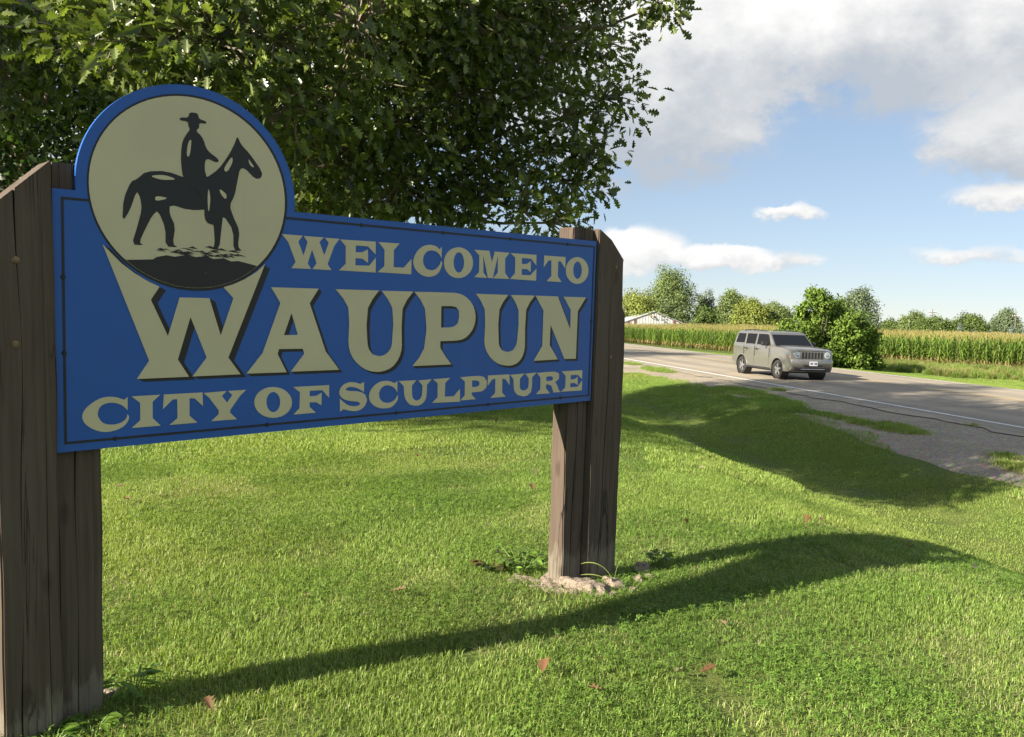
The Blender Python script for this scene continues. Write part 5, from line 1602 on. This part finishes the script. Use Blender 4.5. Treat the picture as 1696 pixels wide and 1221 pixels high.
for z, e in ((0.49, -0.01), (0.52, 0.01), (0.70, 0.01), (0.735, -0.015)):
    for y, b in pl:
        vs.append((2.12 + b + e, y, z))
for i in range(3):
    for k in range(4):
        fs.append((i * 5 + k, i * 5 + k + 1, (i + 1) * 5 + k + 1, (i + 1) * 5 + k))
bp.add(vs, fs).build('bumper', 'car_paint', car, smooth=True)
MB().box(2.10, 2.20, -0.70, 0.70, 0.33, 0.455).build('lower_intake', 'car_black', car, bevel=0.03)
MB().box(2.222, 2.236, -0.36, 0.36, 0.50, 0.545).build('bumper_vent', 'car_black', car, bevel=0.008)
MB().box(2.12, 2.222, -0.45, 0.45, 0.385, 0.41).build('intake_bar', 'rim', car, bevel=0.01)
pt = MB().box(2.236, 2.246, -0.155, 0.155, 0.52, 0.675).build('number_plate', 'plate', car, bevel=0.006)
for y0_, y1_ in ((-0.125, -0.08), (-0.07, -0.03), (0.03, 0.07), (0.08, 0.125)):
    MB().box(2.2462, 2.2475, y0_, y1_, 0.565, 0.63).build('plate_mark', 'plate_ink', pt)
MB().box(-2.25, -2.12, -0.80, 0.80, 0.42, 0.66).build('rear_bumper', 'car_paint', car, bevel=0.04)
MB().box(-1.9, 1.9, -0.70, 0.70, 0.24, 0.34).build('underbody', 'car_black', car)
MB().tube([(0.32, 0.60, 1.62), (0.22, 0.60, 1.95)], [0.006, 0.003], 5).build('antenna', 'car_black', car)

# ------------------------------------------------------------------ rubble, weeds and fallen leaves
def rock(name, label, x, y, s, seed, group='broken concrete at the foot of the right post'):
    rr = np.random.default_rng(seed)
    bm = bmesh.new()
    bmesh.ops.create_icosphere(bm, subdivisions=4, radius=1.0)
    dirs = rr.normal(0, 1, (14, 3)); ph = rr.uniform(0, 6.28, 14); fq = rr.uniform(2, 11, 14)
    for v in bm.verts:
        p = np.array(v.co)
        d = sum(math.sin(p @ dirs[k] * fq[k] * 0.75 + ph[k]) / (fq[k] * 0.6 + 1.5) for k in range(14)) * 0.34
        q = v.co * (1 + d)
        q = Vector((max(-0.82, min(0.82, q.x)), max(-0.82, min(0.82, q.y)), max(-0.6, min(0.62 + 0.1 * math.sin(q.x * 9) * math.sin(q.y * 8), q.z))))
        v.co = Vector((q.x * s[0], q.y * s[1], q.z * s[2]))
    me = bpy.data.meshes.new(name); bm.to_mesh(me); bm.free()
    me.polygons.foreach_set('use_smooth', [True] * len(me.polygons))
    o = link(name, me, 'rubble')
    o.location = (x, y, float(terrain(x, y)) - s[2] * 0.05)
    o.rotation_euler = (rr.normal(0, 0.15), rr.normal(0, 0.15), rr.uniform(0, 6.28))
    return tag(o, label, 'rubble', group)


rock('concrete_lump', 'largest lump of broken concrete in front of the right post', 0.47, 4.70, (0.19, 0.12, 0.085), 1)
rock('concrete_lump', 'flat concrete lump left of the right post foot', 0.26, 4.69, (0.16, 0.08, 0.05), 2)
rock('concrete_lump', 'small pale concrete lump right of the largest one', 0.66, 4.78, (0.13, 0.09, 0.06), 3)
rock('concrete_lump', 'shaded grey concrete lump beside the shorter rear timber', 0.86, 5.10, (0.075, 0.06, 0.06), 4)
rock('concrete_lump', 'thin chip of concrete lying nearest the camera at the right post', 0.58, 4.62, (0.08, 0.035, 0.03), 5)
rock('concrete_lump', 'low concrete crumbs farthest left of the right post', 0.12, 4.80, (0.12, 0.05, 0.03), 6)
rock('concrete_lump', 'pale concrete lump beside the foot of the left post', -1.545, 3.13, (0.06, 0.05, 0.05), 7, None)

crumb_spots = [(0.36, 4.63, 0.05), (0.52, 4.58, 0.035), (0.74, 4.70, 0.05), (0.80, 4.86, 0.06), (0.04, 4.74, 0.045), (0.18, 4.66, 0.05), (0.90, 4.98, 0.05), (0.40, 4.60, 0.03)]
for i, (x, y, s_) in enumerate(crumb_spots):
    rock('concrete_crumb', 'small crumb of pale concrete in the litter at the right post', x, y, (s_, s_ * 0.75, s_ * 0.6), 20 + i, 'concrete crumbs at the right post')


def weed_plant(name, label, x, y, n, h, leaf, colf, seed, cat='plant', group=None, spread=0.10, wide=0.5):
    rr = np.random.default_rng(seed)
    root = empty(name, (x, y, float(terrain(x, y))))
    tag(root, label, cat, group)
    mb = MB(); P, AL, NO = [], [], []
    for k in range(n):
        a = rr.uniform(0, 6.28); r0 = rr.uniform(0.2, 1.0) * spread; hh = h * rr.uniform(0.5, 1.0)
        tip = (math.cos(a) * r0, math.sin(a) * r0, hh)
        mb.tube([(0.2 * tip[0], 0.2 * tip[1], -0.02), (0.6 * tip[0], 0.6 * tip[1], hh * 0.6), tip], [0.003, 0.0025, 0.0015], 5)
        for q in range(3):
            aa = a + rr.normal(0, 0.8)
            P.append(np.array(tip) * (0.7 + 0.15 * q)); AL.append((math.cos(aa), math.sin(aa), rr.uniform(-0.1, 0.5))); NO.append((rr.normal(0, 0.3), rr.normal(0, 0.3), 1))
    mb.build('stem', 'grass_stem', root)
    P, AL, NO = np.array(P), np.array(AL, float), np.array(NO, float)
    tv = np.array([(0, 0, 0), (0.15, 0.22, 0), (0.45, 0.36, 0), (0.75, 0.24, 0), (1, 0, 0), (0.75, -0.24, 0), (0.45, -0.36, 0), (0.15, -0.22, 0)], float)
    tv[:, 1] *= wide / 0.36 * 0.5
    me = leaf_mesh('leaf', P, AL, NO, leaf * rr.uniform(0.6, 1.2, len(P)), colf(len(P), rr), tv, [[0, 4, 3, 2, 1], [0, 7, 6, 5, 4]], fold=0.2, bend=0.3)
    tag(link('foliage', me, 'leaf', root), kind='stuff')
    return root


MAT['seed_stalk'] = simple('seed_stalk', (0.22, 0.26, 0.06), 0.6)
MAT['grass_stem'] = simple('green_stem', (0.12, 0.19, 0.04), 0.6)
WC = ramp_cols((0.09, 0.17, 0.025), (0.17, 0.27, 0.045))
weed_plant('broadleaf_weed', 'broad green leaves of the weed at the left post foot', -1.46, 2.86, 7, 0.06, 0.05, WC, 1, spread=0.07, wide=0.7)
weed_plant('broadleaf_weed', 'low dark weed along the shaded foot of the left post', -1.56, 2.78, 12, 0.05, 0.04, ramp_cols((0.05, 0.11, 0.02), (0.10, 0.18, 0.03)), 2, spread=0.14, wide=0.7)
weed_plant('narrow_weed', 'narrow upright weed beside the rubble of the left post', -1.44, 3.12, 9, 0.11, 0.08, WC, 3, spread=0.10, wide=0.25)
weed_plant('broadleaf_weed', 'bushy green weed left of the right post foot', 0.10, 5.02, 22, 0.11, 0.06, WC, 4, spread=0.20, wide=0.5)
weed_plant('broadleaf_weed', 'darker weed with browned leaves left of the right post', -0.06, 5.00, 16, 0.08, 0.06, ramp_cols((0.05, 0.09, 0.02), (0.16, 0.11, 0.04)), 5, spread=0.16, wide=0.55)
weed_plant('broadleaf_weed', 'small round-leaved weed right of the right post foot', 0.98, 5.20, 12, 0.12, 0.05, WC, 6, spread=0.08, wide=0.8)
# arching seed grass at the right post
sg = empty('seed_grass', (0.64, 4.76, float(terrain(0.64, 4.76))))
tag(sg, 'yellow-green grass stalks arching in front of the right post', 'grass stalk')
for k, (dx, dz, c) in enumerate(((-0.20, 0.16, 0.17), (-0.20, 0.09, 0.13), (0.05, 0.17, 0.12))):
    MB().tube([(dx * (1 - math.cos(q * 1.9)) / 1.33, -0.012 * q, -0.02 + dz * math.sin(q * 1.9) * 1.02) for q in np.linspace(0, 1, 12)], [0.0018] * 7 + [0.0026, 0.003, 0.003, 0.0025, 0.001], 6).build('stalk', 'seed_stalk' if k < 2 else 'grass_stem', sg, smooth=True)

DEADC = [(0.20, 0.105, 0.055), (0.28, 0.18, 0.10), (0.36, 0.28, 0.18), (0.22, 0.10, 0.05), (0.32, 0.23, 0.14)]
LEAVES = [(-2.92,6.23),(-3.19,6.66),(-2.79,6.41),(-1.00,8.84),(-1.09,11.09),(0.21,7.23),(1.36,6.15),(2.07,8.80),(2.34,6.37),(3.09,6.24),(3.02,6.05),(1.10,4.07),(0.76,3.46),(0.88,3.45),(0.42,3.50),(0.38,3.25),(-0.58,4.34),(-1.04,4.24),(0.18,3.38),(-0.68,3.96),(-1.09,2.99),(-0.21,11.61),(3.26,5.62),(2.55,6.59),(0.25,7.93)]
LEAF_LABELS = ['lower brown leaf of the close pair just right of the left post', 'upper brown leaf of the close pair just right of the left post',
               'tan leaf on the lawn right of the close pair by the left post', 'fallen leaf on the sunlit lawn under the middle of the sign', 'small far leaf just below the sign board lower edge at its middle',
               'reddish leaf on the lawn just left of the right post', 'tan leaf right of the right post above the shadow', 'small far leaf on the lawn near the top of the bank',
               'pale curled leaf above the sign shadow right of the post', 'upper leaf of the pair near the bank at far right', 'lower leaf of the pair near the bank at far right',
               'pale leaf just below the widest part of the sign shadow', 'left brown leaf of the pair in the right foreground', 'right brown leaf of the pair in the right foreground',
               'yellowish leaf below the sign shadow in the centre foreground', 'orange leaf nearest the bottom edge in the centre', 'dark leaf above the sign shadow at the centre',
               'leaf above the sign shadow halfway between the left post and the centre', 'brown leaf in the centre foreground left of the yellowish leaf', 'leaf lying on the upper edge of the sign shadow',
               'leaf below the sign shadow nearest the left post', 'far leaf under the right end of the sign board', 'leaf at the thin far tip of the sign shadow', 'leaf above the sign shadow beside the pale curled leaf', 'far reddish leaf behind the right post on its left']
rd = np.random.default_rng(91)
for i, (x, y) in enumerate(LEAVES):
    sz = np.array([rd.uniform(0.06, 0.095)])
    col = np.array([DEADC[i % 5]]) * rd.uniform(0.7, 1.05) * np.array([0.9, 1.0, 1.05])
    me = leaf_mesh('fallen_leaf', np.array([[-0.5 * sz[0], 0, 0.0]]), np.array([[1.0, 0, rd.uniform(-0.1, 0.35)]]), np.array([[0.0, rd.normal(0, 0.3), 1.0]]), sz, col, OAK_V, OAK_F, fold=rd.uniform(0.3, 0.9), bend=rd.uniform(-0.5, 0.3))
    o = link('fallen_leaf', me, 'dead_leaf')
    o.location = (x, y, float(terrain(x, y)) + 0.040)
    o.rotation_euler = (rd.normal(0, 0.25), rd.normal(0, 0.25), rd.uniform(0, 6.28))
    tag(o, LEAF_LABELS[i], 'leaf', 'fallen leaves on the lawn')
